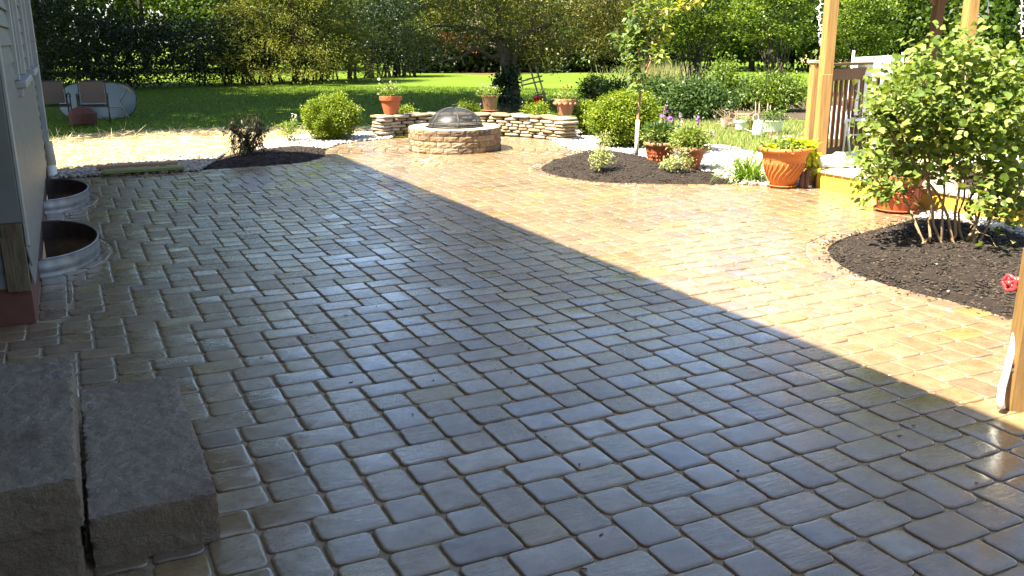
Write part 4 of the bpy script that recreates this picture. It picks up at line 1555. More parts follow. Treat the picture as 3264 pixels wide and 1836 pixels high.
for x, y in ((741, 300), (720, 325), (733, 320)):
    s_ = MB(); s_.tube(bend(P, AT(x, y, P), 0, 5), .004, 4); s_.obj('stem', M['twig'], th, True)
tuft(th, AT(740, 325, P), 7 * u_, 30 * u_, 90, .04, .014, 'leaf_pot')
flowers(th, [AT(737 + rng.normal(0, 3.5), y, P) for y in (287, 289, 292, 295, 298, 301)] + [AT(744, 290, P), AT(744, 296, P), AT(721, 312, P)], .026, M['pet_white'], 6)

# ------------------------------------------------------------------ right-hand bed: young tree, planters, variegated plants
P = G(1601, 389, .10)
th = thing('young_tree', P, 'slender young tree with a white trunk guard in the mulch bed', 'tree')
tk = [AT(1601, 389, P), AT(1603, 340, P), AT(1605, 290, P), AT(1611, 235, P), AT(1616, 205, P)]
s_ = MB(); s_.tube(tk, [.025, .024, .023, .021, .020], 8); s_.obj('trunk', M['sapling'], th, True)
s_ = MB(); s_.tube([AT(1601, 387, P), AT(1602.5, 345, P), AT(1604.5, 302, P)], [.034, .032, .030], 10); s_.obj('trunk_guard', M['wrap'], th, True)
leaders = [[(1616, 205), (1612, 150), (1608, 90), (1604, 30), (1600, -30)], [(1616, 205), (1630, 150), (1642, 100), (1662, 50), (1690, 5), (1705, -40)], [(1616, 205), (1600, 170), (1590, 120), (1560, 85)],
           [(1622, 180), (1632, 120), (1650, 60), (1640, 20), (1655, -20)], [(1612, 150), (1590, 105), (1585, 60), (1596, 20)], [(1642, 100), (1668, 90), (1690, 60)], [(1613, 170), (1596, 150), (1572, 120)], [(1616, 205), (1610, 180), (1600, 215)], [(1640, 105), (1655, 130), (1660, 145)]]
LP, LD = [], []
for i, ld in enumerate(leaders):
    off = [np.array([0, 0, 0.])] + [rng.normal(0, .09, 3) * (k * .6) for k in range(1, len(ld))]
    pts = np.array([AT(*q, P) + o_ * np.array([1, 1, .2]) for q, o_ in zip(ld, off)])
    s_ = MB(); s_.tube(pts, np.linspace(.014, .004, len(pts)), 6); s_.obj('branch', M['sapling'], th, True)
    for q in range(int(34 * len(ld))):
        t = rng.uniform(.25, 1) * (len(pts) - 1.001); k = int(t); p = pts[k] + (pts[k + 1] - pts[k]) * (t - k)
        for z in range(1):
            LP.append(p + rng.normal(0, .045, 3)); LD.append(rng.normal(0, 1, 3) * (1, 1, .6) + (0, 0, -.45))
LP, LD = np.array(LP), np.array(LD)
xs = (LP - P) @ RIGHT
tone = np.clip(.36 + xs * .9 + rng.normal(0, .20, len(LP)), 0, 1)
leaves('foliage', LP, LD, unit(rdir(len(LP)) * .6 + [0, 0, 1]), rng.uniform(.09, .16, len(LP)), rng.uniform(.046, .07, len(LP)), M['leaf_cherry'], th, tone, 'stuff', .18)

for (x, yb, yt, w_, lab) in ((1512, 424, 330, 62, 'tall variegated plant nearest the tip of the mulch bed'), (1702, 427, 372, 88, 'low spreading variegated plant in front of the clay planters')):
    P = G(x, yb, .11); u_ = mpx(P)
    th = thing('variegated_plant', P, lab, 'plant', 'variegated plants in the mulch bed')
    h = (yb - yt) * u_
    leafcloud('foliage', dict(center=up(P, h * .27), radii=(w_ * .46 * u_, w_ * .42 * u_, h * .28), ncl=60, per=13, sig=.03, shell=.4, zmin=P[2]), .034, .02, M['leaf_var'], th, kind='stuff')
    tuft(th, up(P, h * .4) + RIGHT * .05, w_ * .28 * u_, h * .55, 200, .03, .012, 'leaf_var')
    for k in range(6):
        s_ = MB(); s_.tube(bend(P, up(P, h * .7) + rdir(1)[0] * w_ * .2 * u_, 0, 4), .003, 4); s_.obj('stem', M['twig'], th, True)
    flowers(th, [up(P, h * rng.uniform(.6, 1)) + RIGHT * rng.normal(.04, .06) + AWAY * rng.normal(0, .05) for _ in range(9)], .012, M['pet_lilac'], 5)

PG = 'clay planters in the mulch bed'
for (x, yb, r0, r1, hpx, lab, fl) in ((1660, 411, 27, 45, 54, 'clay planter with embossed body, left of the pair in the mulch bed', 0), (1736, 425, 20, 43, 56, 'plain clay planter, right of the pair in the mulch bed', 1)):
    P = G(x, yb, .02); u_ = mpx(P)
    th, tp = pot('clay_planter', P, [(r0 * u_, 0), (r0 * u_ * 1.05, 3 * u_), ((r0 * .35 + r1 * .62) * u_, (hpx - 14) * u_), (r1 * .9 * u_, (hpx - 4) * u_)], lab, 'terra', PG, 'planter')
    s_ = MB(); rr = (r1 * .93) * u_
    s_.lathe([(rr - .03, (hpx - 12) * u_), (rr + .0, (hpx - 9) * u_), (rr + .012, (hpx - 4) * u_), (rr, hpx * u_), (rr - .03, (hpx + 1) * u_)], P, 40, fn=lambda a, z: 1 + .022 * math.sin(14 * a))
    s_.obj('rim', M['terra_old'], th, True)
    if fl == 0:
        s_ = MB()
        for k in range(26):
            a = k * 2 * math.pi / 26
            for t in (.25, .45, .65):
                rz = (r0 + (r1 * .8 - r0) * t) * u_
                s_.blob(P + np.array([math.cos(a) * rz, math.sin(a) * rz, t * (hpx - 8) * u_]), (.02, .02, .028), 6, 4, .15)
        o = s_.obj('embossing', M['terra'], th, True); o['kind'] = 'stuff'
    tuft(th, tp, 38 * u_, 52 * u_, 1000, .07, .026, 'leaf_shrub' if fl == 0 else 'leaf_pot')
    tuft(th, tp, 42 * u_, 40 * u_, 700, .06, .026, 'leaf_pot')
    if fl == 0:
        for (xx, yy, k) in ((1674, 288, 26), (1688, 312, 16), (1643, 330, 0)):
            if k:
                s_ = MB(); s_.tube(bend(tp, AT(xx, yy - k, P), 0, 5), .004, 4); s_.obj('stem', M['twig'], th, True)
                flowers(th, [AT(xx + rng.normal(0, 3.5), yy + rng.uniform(-k, k), P) for _ in range(16)], .032, M['pet_purple'], 5)
        flowers(th, [AT(1646, 325, P), AT(1653, 341, P), AT(1700, 344, P), AT(1694, 338, P), AT(1640, 338, P)], .042, M['pet_red'], 7)
        flowers(th, [AT(1665 + rng.normal(0, 20), 345 + rng.normal(0, 9), P) - AWAY * .25 for _ in range(5)], .035, M['pet_pink'], 6)
    else:
        for (xx, yy, k, mt) in ((1714, 300, 14, 'pet_lilac'), (1757, 304, 9, 'pet_purple'), (1775, 338, 7, 'pet_lilac'), (1791, 341, 9, 'pet_purple')):
            s_ = MB(); s_.tube(bend(tp, AT(xx, yy, P), .03, 5), .004, 4); s_.obj('stem', M['twig'], th, True)
            flowers(th, [AT(xx + rng.normal(0, 3), yy + rng.uniform(-k, k), P) for _ in range(10)], .028, M[mt], 5)
        flowers(th, [AT(1712, 353, P), AT(1722, 352, P), AT(1718, 346, P), AT(1748, 358, P), AT(1714, 340, P)], .045, M['pet_red'], 7)
        flowers(th, [AT(1740 + rng.normal(0, 16), 348 + rng.normal(0, 8), P) - AWAY * .25 for _ in range(5)], .035, M['pet_pink'], 6)

# ------------------------------------------------------------------ big orange pot by the deck
P = G(1968, 470); u_ = mpx(P)
th, tp = pot('orange_pot', P, [(27 * u_, 0), (29 * u_, 4 * u_), (37 * u_, 18 * u_), (44 * u_, 36 * u_), (49 * u_, 56 * u_), (51.5 * u_, 64 * u_), (51 * u_, 66 * u_), (52 * u_, 68 * u_), (55 * u_, 84 * u_), (60 * u_, 90 * u_)],
             'large orange clay pot with swirled flutes and lime foliage at the deck corner', 'terra_orange', None, 'pot', saucer=38 * u_)
s_ = MB(); rr = 60 * u_
s_.lathe([(rr - .02, 84 * u_), (rr + .012, 87 * u_), (rr + .022, 91 * u_), (rr + .012, 96 * u_), (rr - .02, 97 * u_)], up(P, .017), 48)
s_.obj('rim', M['terra_orange'], th, True)
for k in range(24):
    a = k * 2 * math.pi / 24
    pts = []
    for t in np.linspace(0, 1, 9):
        h = (14 + 46 * t) * u_ + .017
        rz = np.interp(h - .017, [4 * u_, 18 * u_, 36 * u_, 56 * u_, 64 * u_], [29 * u_, 37 * u_, 44 * u_, 49 * u_, 51.5 * u_]) + .0015
        aa = a + .32 * math.sin(math.pi * (t - .5)) * .8
        pts.append(P + np.array([math.cos(aa) * rz, math.sin(aa) * rz, h]))
    s_ = MB(); s_.tube(pts, np.interp(np.linspace(0, 1, 9), [0, .3, .9, 1], [.003, .008, .013, .010]), 6); s_.obj('flute', M['terra_orange'], th, True)
tuft(th, tp, 50 * u_, 26 * u_, 520, .05, .032, 'leaf_pot')
tuft(th, tp + RIGHT * 38 * u_, 26 * u_, 24 * u_, 130, .10, .07, 'leaf_lime', spread=1.2)
tuft(th, tp - RIGHT * 34 * u_ - AWAY * .1, 16 * u_, 20 * u_, 60, .06, .045, 'leaf_lime')
vP = np.array([AT(2035 + rng.normal(6, 10), 372 + rng.random() ** 1.3 * 62, P) + AWAY * rng.normal(0, .07) for _ in range(60)])
leaves('trailing_leaves', vP, rdir(60) * .6 + np.array([0, 0, -.9]), rdir(60), rng.uniform(.08, .14, 60), rng.uniform(.05, .09, 60), M['leaf_lime'], th, None, 'stuff')
for k in range(4):
    s_ = MB(); s_.tube(bend(tp + RIGHT * 40 * u_, AT(2030 + 9 * k, 425, P), .1, 7), .004, 4); s_.obj('vine', M['leaf_lime'], th, True)
flowers(th, [AT(1950 + rng.uniform(0, 60), 342 + rng.uniform(0, 30), P) + AWAY * rng.normal(0, .08) for _ in range(48)], .022, M['pet_white'], 6)
flowers(th, [AT(1941, 341, P), AT(1939, 338, P), AT(2014, 334, P), AT(2016, 338, P)], .03, M['pet_pink'], 7)

# ------------------------------------------------------------------ strap-leaved clump left of the orange pot
P = G(1890, 455)
th = thing('ornamental_grass', P, 'arching clump of strap leaves on white stones beside the orange pot', 'plant')
V, F, rn = [], [], []
for k in range(230):
    a = rng.uniform(0, 2 * math.pi); L = rng.uniform(.34, .74); o_ = P - RIGHT * .05 + np.array([rng.normal(0, .06), rng.normal(0, .06), -.02])
    d = np.array([math.cos(a), math.sin(a), 0]); s2 = np.array([-d[1], d[0], 0]); lean = rng.uniform(.35, 1.1)
    b0 = len(V); w0 = rng.uniform(.006, .010)
    for t in np.linspace(0, 1, 6):
        p = o_ + d * lean * L * t + np.array([0, 0, L * (t * (1.25 - lean * .35) - t ** 2.4 * lean * .95)])
        w_ = w0 * (1 - t ** 2 * .9)
        V += [p - s2 * w_, p + s2 * w_]
    for q in range(5): F.append((b0 + 2 * q, b0 + 2 * q + 1, b0 + 2 * q + 3, b0 + 2 * q + 2)); rn.append(rng.random() * .7 + q * .05)
mesh_np('blades', V, F, M['leaf_blade'], th, rn)['kind'] = 'stuff'

# ------------------------------------------------------------------ odds and ends in the dry grass
P = G(1826, 318); u_ = mpx(P)
th, tp = pot('ribbed_pot', P, [(11 * u_, 0), (12.5 * u_, 6 * u_), (12.3 * u_, 7 * u_), (13.6 * u_, 12 * u_), (13.3 * u_, 13 * u_), (15 * u_, 20 * u_)], 'grey ribbed pot standing in the dry grass', 'greyplastic', None, 'pot')
tuft(th, tp, 10 * u_, 6 * u_, 50, .05, .015, 'needle_dead')
P = G(1862, 325); u_ = mpx(P)
th, tp = pot('white_pot', P, [(11.5 * u_, 0), (13 * u_, 10 * u_), (15 * u_, 21 * u_)], 'small round white pot of yellow leaves in the dry grass', 'white', None, 'pot', rim=(16 * u_, 16 * u_, 22 * u_))
tuft(th, tp, 14 * u_, 14 * u_, 130, .05, .03, 'leaf_var')
P = GD(1885, depth(P) + .35); u_ = mpx(P)
th, tp = pot('olive_pot', P, [(9 * u_, 0), (11 * u_, 18 * u_)], 'dull olive pot behind the small round white pot', 'mossplank', None, 'pot')
tuft(th, tp, 13 * u_, 14 * u_, 110, .05, .025, 'leaf_var')
P = GD(1865, depth(P) + 1.2); u_ = mpx(P)
th = thing('bird_bath', P, 'shallow terracotta dish on a short stand behind the white pots', 'bird bath')
s_ = MB(); s_.lathe([(.10, 0), (.07, .05), (.06, 14 * u_), (.09, 16 * u_)], P, 20); s_.obj('stand', M['terra_old'], th, True, auto=40)
s_ = MB(); s_.lathe([(.05, 16 * u_), (18 * u_, 18 * u_), (22 * u_, 21 * u_), (21 * u_, 21.5 * u_), (16 * u_, 19 * u_), (.02, 18.5 * u_)], P, 28); s_.obj('dish', M['terra_old'], th, True, auto=40)
# watering can
P = G(1905, 338); u_ = mpx(P)
th = thing('watering_can', P, 'white watering can with a curved handle in the dry grass', 'watering can')
s_ = MB(); s_.lathe([(.005, .001), (12.5 * u_, .002), (13 * u_, 3 * u_), (12 * u_, 24 * u_), (9.5 * u_, 33 * u_), (8.5 * u_, 35 * u_), (8 * u_, 35 * u_), (7.5 * u_, 30 * u_), (.02, 28 * u_)], P, 28); s_.obj('body', M['plastic'], th, True, auto=45)
s_ = MB(); s_.tube([AT(1898, 308, P), AT(1894, 298, P), AT(1897, 288, P), AT(1906, 287, P), AT(1909, 298, P), AT(1905, 309, P)], .010, 7); s_.obj('handle', M['greyplastic'], th, True)
s_ = MB(); s_.tube([AT(1897, 330, P), AT(1888, 331, P), AT(1878, 326, P)], [.022, .014, .010], 8); s_.obj('spout', M['greyplastic'], th, True)
s_ = MB(); s_.tube([AT(1877, 327, P), AT(1874, 323.5, P)], [.012, .030], 10); s_.obj('rose', M['greyplastic'], th, True)
# white tub planter
P = GD(1942, depth(P) + .55); u_ = mpx(P)
th = thing('white_tub', P, 'long oval white tub of green plants behind the watering can', 'planter')
s_ = MB(); s_.lathe([(.01, 0), (22 * u_, 0), (23 * u_, 3 * u_), (28 * u_, 25 * u_), (29.5 * u_, 26 * u_), (29.5 * u_, 28 * u_), (27 * u_, 28 * u_), (26 * u_, 22 * u_)], (0, 0, 0), 36)
s_.v[0] = (s_.v[0] * np.array([1, .62, 1])) @ rotz(-YAW).T + P; s_.obj('tub', M['plastic'], th, True, auto=40)
tuft(th, up(P, 23 * u_), 34 * u_, 26 * u_, 420, .07, .026, 'leaf_shrub'); tuft(th, up(P, 23 * u_), 30 * u_, 30 * u_, 160, .06, .03, 'leaf_pot')
# dead twig plant and stakes
P = GD(1850, depth(P) + 1.0); u_ = mpx(P)
th = thing('dead_plant', P, 'dry leafless twiggy plant behind the pots', 'plant')
for k in range(46):
    e = P + RIGHT * rng.normal(0, 30) * u_ + AWAY * rng.normal(0, 18) * u_ + np.array([0, 0, rng.uniform(16, 46) * u_])
    st = bend(P + RIGHT * rng.normal(0, 14) * u_, e, 0, 5, .04)
    s_ = MB(); s_.tube(st, np.linspace(.007, .002, 5), 4)
    for q in range(3):
        b0 = st[rng.integers(2, 5)]; s_.tube([b0, b0 + rdir(1, .8)[0] * rng.uniform(.05, .14)], [.003, .001], 3)
    o = s_.obj('twig', M['drytwig'], th, True)
for (x, y0, y1) in ((1900, 292, 258), (1909, 296, 262), (1926, 297, 262), (1937, 295, 268)):
    P = GD(x, 21.0); th = thing('garden_stake', P, {1900: 'thin stake standing behind the dead twigs', 1909: 'thicker pale stake between the pot and the tub', 1926: 'slanting stake behind the white tub', 1937: 'shortest stake at the right end of the white tub'}[x], 'stake', 'garden stakes among the pots')
    s_ = MB(); q = AT(x + (6 if x == 1926 else 1), y1 - 2, P); s_.tube([P - (0, 0, .05), (P + q) / 2, q], [.011, .010, .009], 6); s_.obj('rod', M['greywood'], th, True)
    s_ = MB(); s_.tube([q, q + (0, 0, .02)], [.012, .004], 6); s_.obj('cap', M['greywood'], th, True)

# ------------------------------------------------------------------ deck and gazebo
DX, DYF = 7.40 * K, 7.50 * K
DZ = .195 * K
DY0, DXE = 3.6 * K, 12.2 * K
gz = thing('gazebo', (DX, DYF, 0), 'wooden gazebo deck with cedar posts, dark railing and yellow fascia board', 'gazebo')
b = MB(); b.box((DX, DY0, -.04), (DX + .04, DYF, DZ - .032), .004); b.obj('fascia', M['fascia'], gz)
b = MB(); b.box((DX + .001, DYF + .002, -.04), (DXE, DYF + .042, DZ - .032), .004); b.obj('fascia', M['cedar_dark'], gz)
y = DY0
k = 0
while y < DYF + .02:
    b = MB(); b.box((DX - .025, y, DZ - .030), (DXE, y + .134, DZ + rng.normal(0, .0012)), .005)
    b.obj('deck_board', M['deckboard'], gz); y += .140
b = MB(); b.box((DX + .05, DY0, -.04), (DXE, DYF - .01, DZ - .04), .01); b.obj('joist_box', M['dark'], gz)
# short posts in front of the corner
for x, h in ((2016, 42), (2028, 46)):
    P = GD(x, depth((DX, DYF, 0)) - .05)
    s_ = MB(); s_.tube([up(P, -.05), up(P, .0), up(P, h * mpx(P))], [.036, .036, .034], 10); s_.obj('stub_post', M['cedar_dark'], gz, True)
P1 = np.array([7.56 * K, 7.66 * K, 0]); P3 = np.array([8.75 * K, 6.87 * K, DZ]); P2 = np.array([10.7 * K, 8.9 * K, DZ])
PT = 3.0 * K
pw = .135


def post(P, mat, ztop=PT, w=pw, rot=-YAW + .18, z0=None):
    z0 = P[2] if z0 is None else z0
    R3 = rotz(rot)
    s_ = MB((R3, (P[0], P[1], 0))); s_.box((-w / 2, -w / 2, z0), (w / 2, w / 2, ztop), .006)
    return s_.obj('post', M[mat], gz)


pa = post(P1, 'cedar', z0=-.05)
pb = post(P3, 'cedar'); pc = post(P2, 'cedar_dark')  # far post takes the dark wood: the roof's shade is put into its colour
P4 = np.array([11.4 * K, 5.2 * K, DZ]); post(P4, 'cedar'); P5 = np.array([9.9 * K, 9.9 * K, DZ]); 
# lower sleeve of the corner post and the end of the side railing seen edge-on
R3 = rotz(-YAW + .18)
s_ = MB((R3, (P1[0], P1[1], 0))); s_.box((-pw / 2 - .028, -pw / 2 - .035, .02), (pw / 2 - .025, -pw / 2 - .004, 1.22 * K), .004)
s_.obj('post_sleeve', M['cedar'], gz)
e1 = AT(2042, 240, P1 + AWAY * .35); e1[2] = 0
s_ = MB((R3, (e1[0], e1[1], 0))); s_.box((-.035, -.06, .0), (.035, .06, 1.32 * K), .005); s_.obj('rail_post', M['cedar'], gz)
s_ = MB((R3, (e1[0], e1[1], 0))); s_.box((-.05, -.075, 1.322 * K), (.05, .12, 1.322 * K + .04), .006); s_.obj('rail_cap', M['deckboard'], gz)
rdirv = np.array([1.5, .42, 0]); rdirv /= np.linalg.norm(rdirv)
RS = P1 + np.array([.10, .10, 0]) + AWAY * .5; RE = RS + rdirv * 2.2
s_ = MB(); s_.bar(up(RS, 1.30 * K), up(RE, 1.30 * K), .12, .035); s_.obj('rail', M['cedar_dark'], gz)
s_ = MB(); s_.bar(up(RS, 1.18 * K), up(RE, 1.18 * K), .04, .16); s_.obj('rail', M['cedar_dark'], gz)
s_ = MB(); s_.bar(up(RS, .27 * K), up(RE, .27 * K), .04, .09); s_.obj('rail', M['cedar_dark'], gz)
for k in range(16):
    p = RS + rdirv * (.09 + k * .135)
    s_ = MB(); s_.bar(up(p, .31 * K), up(p, 1.13 * K), .045, .045, up=rdirv); s_.obj('baluster', M['cedar_dark'], gz)
# braces and top beams, simple roof behind
for (p, q) in ((P1, P3), (P3, P4), (P1, P2 - np.array([1.2, 0, 0]))):
    s_ = MB(); s_.bar(np.array([p[0], p[1], PT + .08]), np.array([q[0], q[1], PT + .08]), .09, .16); s_.obj('beam', M['cedar_dark'], gz)
for (p, d) in ((P1, rdirv), (P2, np.array([-.8, .2, 0])), (P2, np.array([.9, -.2, 0])), (P3, np.array([.9, -.4, 0]))):
    d = unit(d)
    zb = 2.05 * K if p is P2 else 2.45 * K
    s_ = MB(); s_.bar(np.array([p[0], p[1], zb]) + d * .05, np.array([p[0], p[1], zb + .55]) + d * .60, .085, .09); s_.obj('brace', M['cedar_dark'], gz)
s_ = MB(); s_.add([(9.3 * K, 5.6 * K, PT + .2), (12.6 * K, 5.6 * K, PT + .2), (12.6 * K, 10.3 * K, PT + .2), (9.3 * K, 10.3 * K, PT + .2), (11 * K, 8 * K, PT + 1.5)],
                  [(0, 1, 4), (1, 2, 4), (2, 3, 4), (3, 0, 4), (3, 2, 1, 0)], .5)
s_.obj('roof', M['cedar_dark'], gz)


def lights(label, pts, n, r):
    th = thing('string_lights', pts[0], label, 'string lights', 'white string lights on the gazebo')
    pts = np.array(pts)
    s_ = MB(); s_.tube(pts, .005, 5); s_.obj('cable', M['white'], th, True)
    for k in range(n):
        t = (k + .5) / n * (len(pts) - 1); i = min(int(t), len(pts) - 2); p = pts[i] + (pts[i + 1] - pts[i]) * (t - i)
        d = rdir(1)[0] * r
        s_ = MB(); s_.tube([p, p + d * .5, p + d], [.006, .009, .004], 5); s_.obj('bulb', M['white'], th, True)
    return th


c0 = P1 - RIGHT * .12 - AWAY * .02
lights('dense bundle of white lights hanging down the corner post of the gazebo', [AT(2062 + 3 * math.sin(k * 1.7), 116 - k * 9, P1 - AWAY * .12) for k in range(24)], 46, .055)
lights('short white icicle strand hanging in the gazebo near its dark post', [AT(2458 + 3 * math.sin(k * 2), 64 - k * 7, P4) for k in range(16)], 22, .05)
lights('thin white icicle strand hanging farther right than its neighbour', [AT(2486 + 2 * math.sin(k * 2.3), 34 - k * 7, P4) for k in range(12)], 10, .04)
lights('white strand at the far right behind the lilac', [AT(2570 - 2 * math.sin(k * 2.3), 95 - k * 8, P4) for k in range(16)], 20, .05)

# white rocking chair on the deck
P = G(2130, 392, DZ); P[2] = DZ
th = thing('rocking_chair', P, 'white wooden rocking chair on the gazebo deck behind the lilac', 'chair')
def pt(x, y, d=0.): return AT(x, y, P + AWAY * d)
for (q, r, w) in (((2120, 385), (2148, 128), .019), ((2138, 388), (2130, 300), .016)):
    s_ = MB(); s_.tube([pt(*q), (pt(*q) + pt(*r)) / 2, pt(*r)], [w * .8, w * 1.15, w], 8); s_.obj('leg', M['white'], th, True)
for (q, r, w) in (((2250, 375), (2272, 132), .019), ((2262, 392), (2252, 300), .016)):
    s_ = MB(); s_.tube([pt(*q, .15), pt((q[0] + r[0]) / 2, (q[1] + r[1]) / 2, .15), pt(*r, .15)], [w * .8, w * 1.15, w], 8); s_.obj('leg', M['white'], th, True)
s_ = MB(); s_.add([pt(2150, 144), pt(2262, 138, .15), pt(2258, 190, .15), pt(2146, 196), pt(2151, 144, .03), pt(2263, 138, .18), pt(2259, 190, .18), pt(2147, 196, .03)], [(0, 3, 2, 1), (4, 5, 6, 7), (0, 1, 5, 4), (2, 3, 7, 6), (1, 2, 6, 5), (3, 0, 4, 7)]); s_.obj('headrest', M['white'], th)
for k in range(5):
    x = 2160 + k * 20
    s_ = MB(); s_.bar(pt(x, 194, .03 * k), pt(x - 8, 290, .03 * k), .05, .015, up=AWAY); s_.obj('slat', M['white'], th)
s_ = MB(); s_.bar(pt(2120, 251, -.1), pt(2150, 246, .25), .08, .025); s_.obj('armrest', M['white'], th)
s_ = MB(); s_.add([pt(2124, 300, -.1), pt(2245, 296), pt(2262, 290, .4), pt(2140, 294, .35), pt(2124, 306, -.1), pt(2245, 302), pt(2262, 296, .4), pt(2140, 300, .35)], [(0, 1, 2, 3), (7, 6, 5, 4), (0, 4, 5, 1), (1, 5, 6, 2), (2, 6, 7, 3), (3, 7, 4, 0)]); s_.obj('seat', M['white'], th)
for dd in (0, .55):
    s_ = MB(); pts = [pt(2095 + dd * 180, 372, .0), pt(2112 + dd * 190, 388, .05), pt(2140 + dd * 200, 390, .15), pt(2170 + dd * 200, 380, .3)]
    s_.tube(pts, .018, 6); s_.obj('rocker', M['white'], th, True)
s_ = MB(); s_.tube([pt(2128, 340), pt(2256, 336, .1)], .012, 6); s_.obj('stretcher', M['white'], th, True)

# jug lying on the deck
P = G(2095, 422, DZ); P[2] = DZ
th = thing('plastic_jug', P, 'white plastic jug lying on its side on the deck edge', 'jug')
ax = unit(RIGHT * 1.0 - AWAY * .15); r = .085
prof = [(-.20, .3), (-.195, .88), (-.18, 1), (-.06, 1), (-.055, .96), (-.045, 1), (.10, 1), (.14, .85), (.17, .42), (.20, .36), (.205, .30)]
V, F = [], []; s2 = unit(np.cross(ax, [0, 0, 1.])); m_ = 20
for (t, q) in prof:
    for k in range(m_):
        a = 2 * math.pi * k / m_
        c_, s3 = math.cos(a), math.sin(a); e = .62
        V.append(P + ax * t + s2 * np.sign(c_) * abs(c_) ** e * r * q + np.array([0, 0, 1]) * (r + np.sign(s3) * abs(s3) ** e * r * q))
for i in range(len(prof) - 1):
    for k in range(m_): F.append((i * m_ + k, i * m_ + (k + 1) % m_, (i + 1) * m_ + (k + 1) % m_, (i + 1) * m_ + k))
F.append(tuple(range(m_))[::-1])
mesh_np('body', V, F, M['plastic'], th, .5, None, True).data.set_sharp_from_angle(angle=math.radians(50))
s_ = MB(); s_.tube([P + ax * .20 + (0, 0, r), P + ax * .245 + (0, 0, r)], .034, 14); s_.obj('cap', M['plastic'], th, True, auto=40)
s_ = MB(); s_.tube([P + ax * .16 + (0, 0, r * 1.5), P + ax * .12 + (0, 0, r * 2.25), P + ax * .02 + (0, 0, r * 2.25), P - ax * .01 + (0, 0, r * 1.95)], .013, 7); s_.obj('handle', M['plastic'], th, True)

# white upturned tub on the grass behind the railing
P = G(2095, 372); P = GD(2098, depth(P) + 1.6)
u_ = mpx(P)
th = thing('white_bin', P, 'rounded white tub turned over on the grass behind the railing', 'tub')
s_ = MB(); s_.lathe([(52 * u_, 0), (50 * u_, 4 * u_), (46 * u_, 40 * u_), (40 * u_, 62 * u_), (26 * u_, 76 * u_), (.01, 80 * u_)], P, 32); s_.obj('tub', M['white'], th, True)
s_ = MB(); s_.lathe([(52 * u_, 0), (55 * u_, 1 * u_), (55 * u_, 5 * u_), (50 * u_, 6 * u_)], P, 32); s_.obj('rim', M['white'], th, True)

# weathered bench standing at the deck behind the lilac
P = G(2425, 528); u_ = mpx(P)
th = thing('garden_bench', P, 'weathered grey wooden bench with a white seat behind the lilac stems', 'bench')
def bp(x, y, d=0.): return AT(x, y, P + AWAY * d)
for x, xt, d in ((2396, 2404, 0), (2452, 2458, .1), (2520, 2524, .2), (2430, 2434, .5), (2540, 2542, .6)):
    q = GD(x, depth(P) + d)
    s_ = MB(); s_.bar(up(q, 0), up(q + RIGHT * (xt - x) * u_, .50), .06, .05, up=AWAY); s_.obj('leg', M['greywood'], th)
for k in range(4):
    q0, q1 = GD(2385, depth(P) - .05 + .14 * k), GD(2550, depth(P) + .2 + .14 * k)
    s_ = MB(); s_.bar(up(q0, .52), up(q1, .52), .115, .028); s_.obj('seat_slat', M['white'], th)
q0, q1 = GD(2385, depth(P) + .5), GD(2550, depth(P) + .7)
for z in (.68, .82, .96):
    s_ = MB(); s_.bar(up(q0, z), up(q1, z), .02, .09); s_.obj('back_slat', M['greywood'], th)
P = GD(2420, depth(P) + 1.0); 
s_ = MB()

# terracotta pot with grapes
P = G(2254, 530); u_ = mpx(P)
th, tp = pot('grape_pot', P, [(45 * u_, 0), (47 * u_, 4 * u_), (50 * u_, 34 * u_), (50.5 * u_, 35 * u_), (51.5 * u_, 37 * u_), (50.5 * u_, 39 * u_), (54 * u_, 70 * u_), (58 * u_, 76 * u_)], 'terracotta pot with embossed grape clusters and purple-flowered vine by the deck', 'terra', None, 'pot', rim=(60 * u_, 76 * u_, 90 * u_), saucer=55 * u_)
view = unit(CAMP[:2] - P[:2]); a_v = math.atan2(view[1], view[0])
for j, da in enumerate((-.62, .05, .72, 1.5, -1.4)):
    s_ = MB()
    for row in range(6):
        for q in range(max(1, 5 - row)):
            a = a_v - da + (q - (4 - row) / 2) * .115 + rng.normal(0, .015); hz = (60 - row * 6.2) * u_
            rz = np.interp(hz, [0, 34 * u_, 70 * u_], [46 * u_, 50.5 * u_, 54.5 * u_])
            s_.blob(P + np.array([math.cos(a) * rz, math.sin(a) * rz, hz + .017]), (.015, .015, .015), 7, 5, .03)
    o = s_.obj('grape_cluster', M['terra'], th, True)
tuft(th, tp, 62 * u_, 46 * u_, 330, .075, .055, 'leaf_shrub'); tuft(th, tp - RIGHT * .2, 50 * u_, 30 * u_, 120, .07, .055, 'leaf_lilac')
vP = np.array([AT(2185 + rng.normal(0, 18), 440 + rng.random() * 70, P) + AWAY * rng.normal(0, .05) for _ in range(90)])
leaves('trailing_leaves', vP, rdir(90) * .7 + np.array([0, 0, -.6]), rdir(90), rng.uniform(.05, .09, 90), rng.uniform(.04, .07, 90), M['leaf_lilac'], th, None, 'stuff')
for xx, yy in ((2271, 414), (2337, 377), (2256, 424)):
    flowers(th, [AT(xx, yy, P - AWAY * .1)], .045, M['pet_purple'], 5)
    s_ = MB(); s_.tube(bend(tp, AT(xx, yy, P - AWAY * .1), .02, 5), .004, 4); s_.obj('vine', M['leaf_shrub'], th, True)

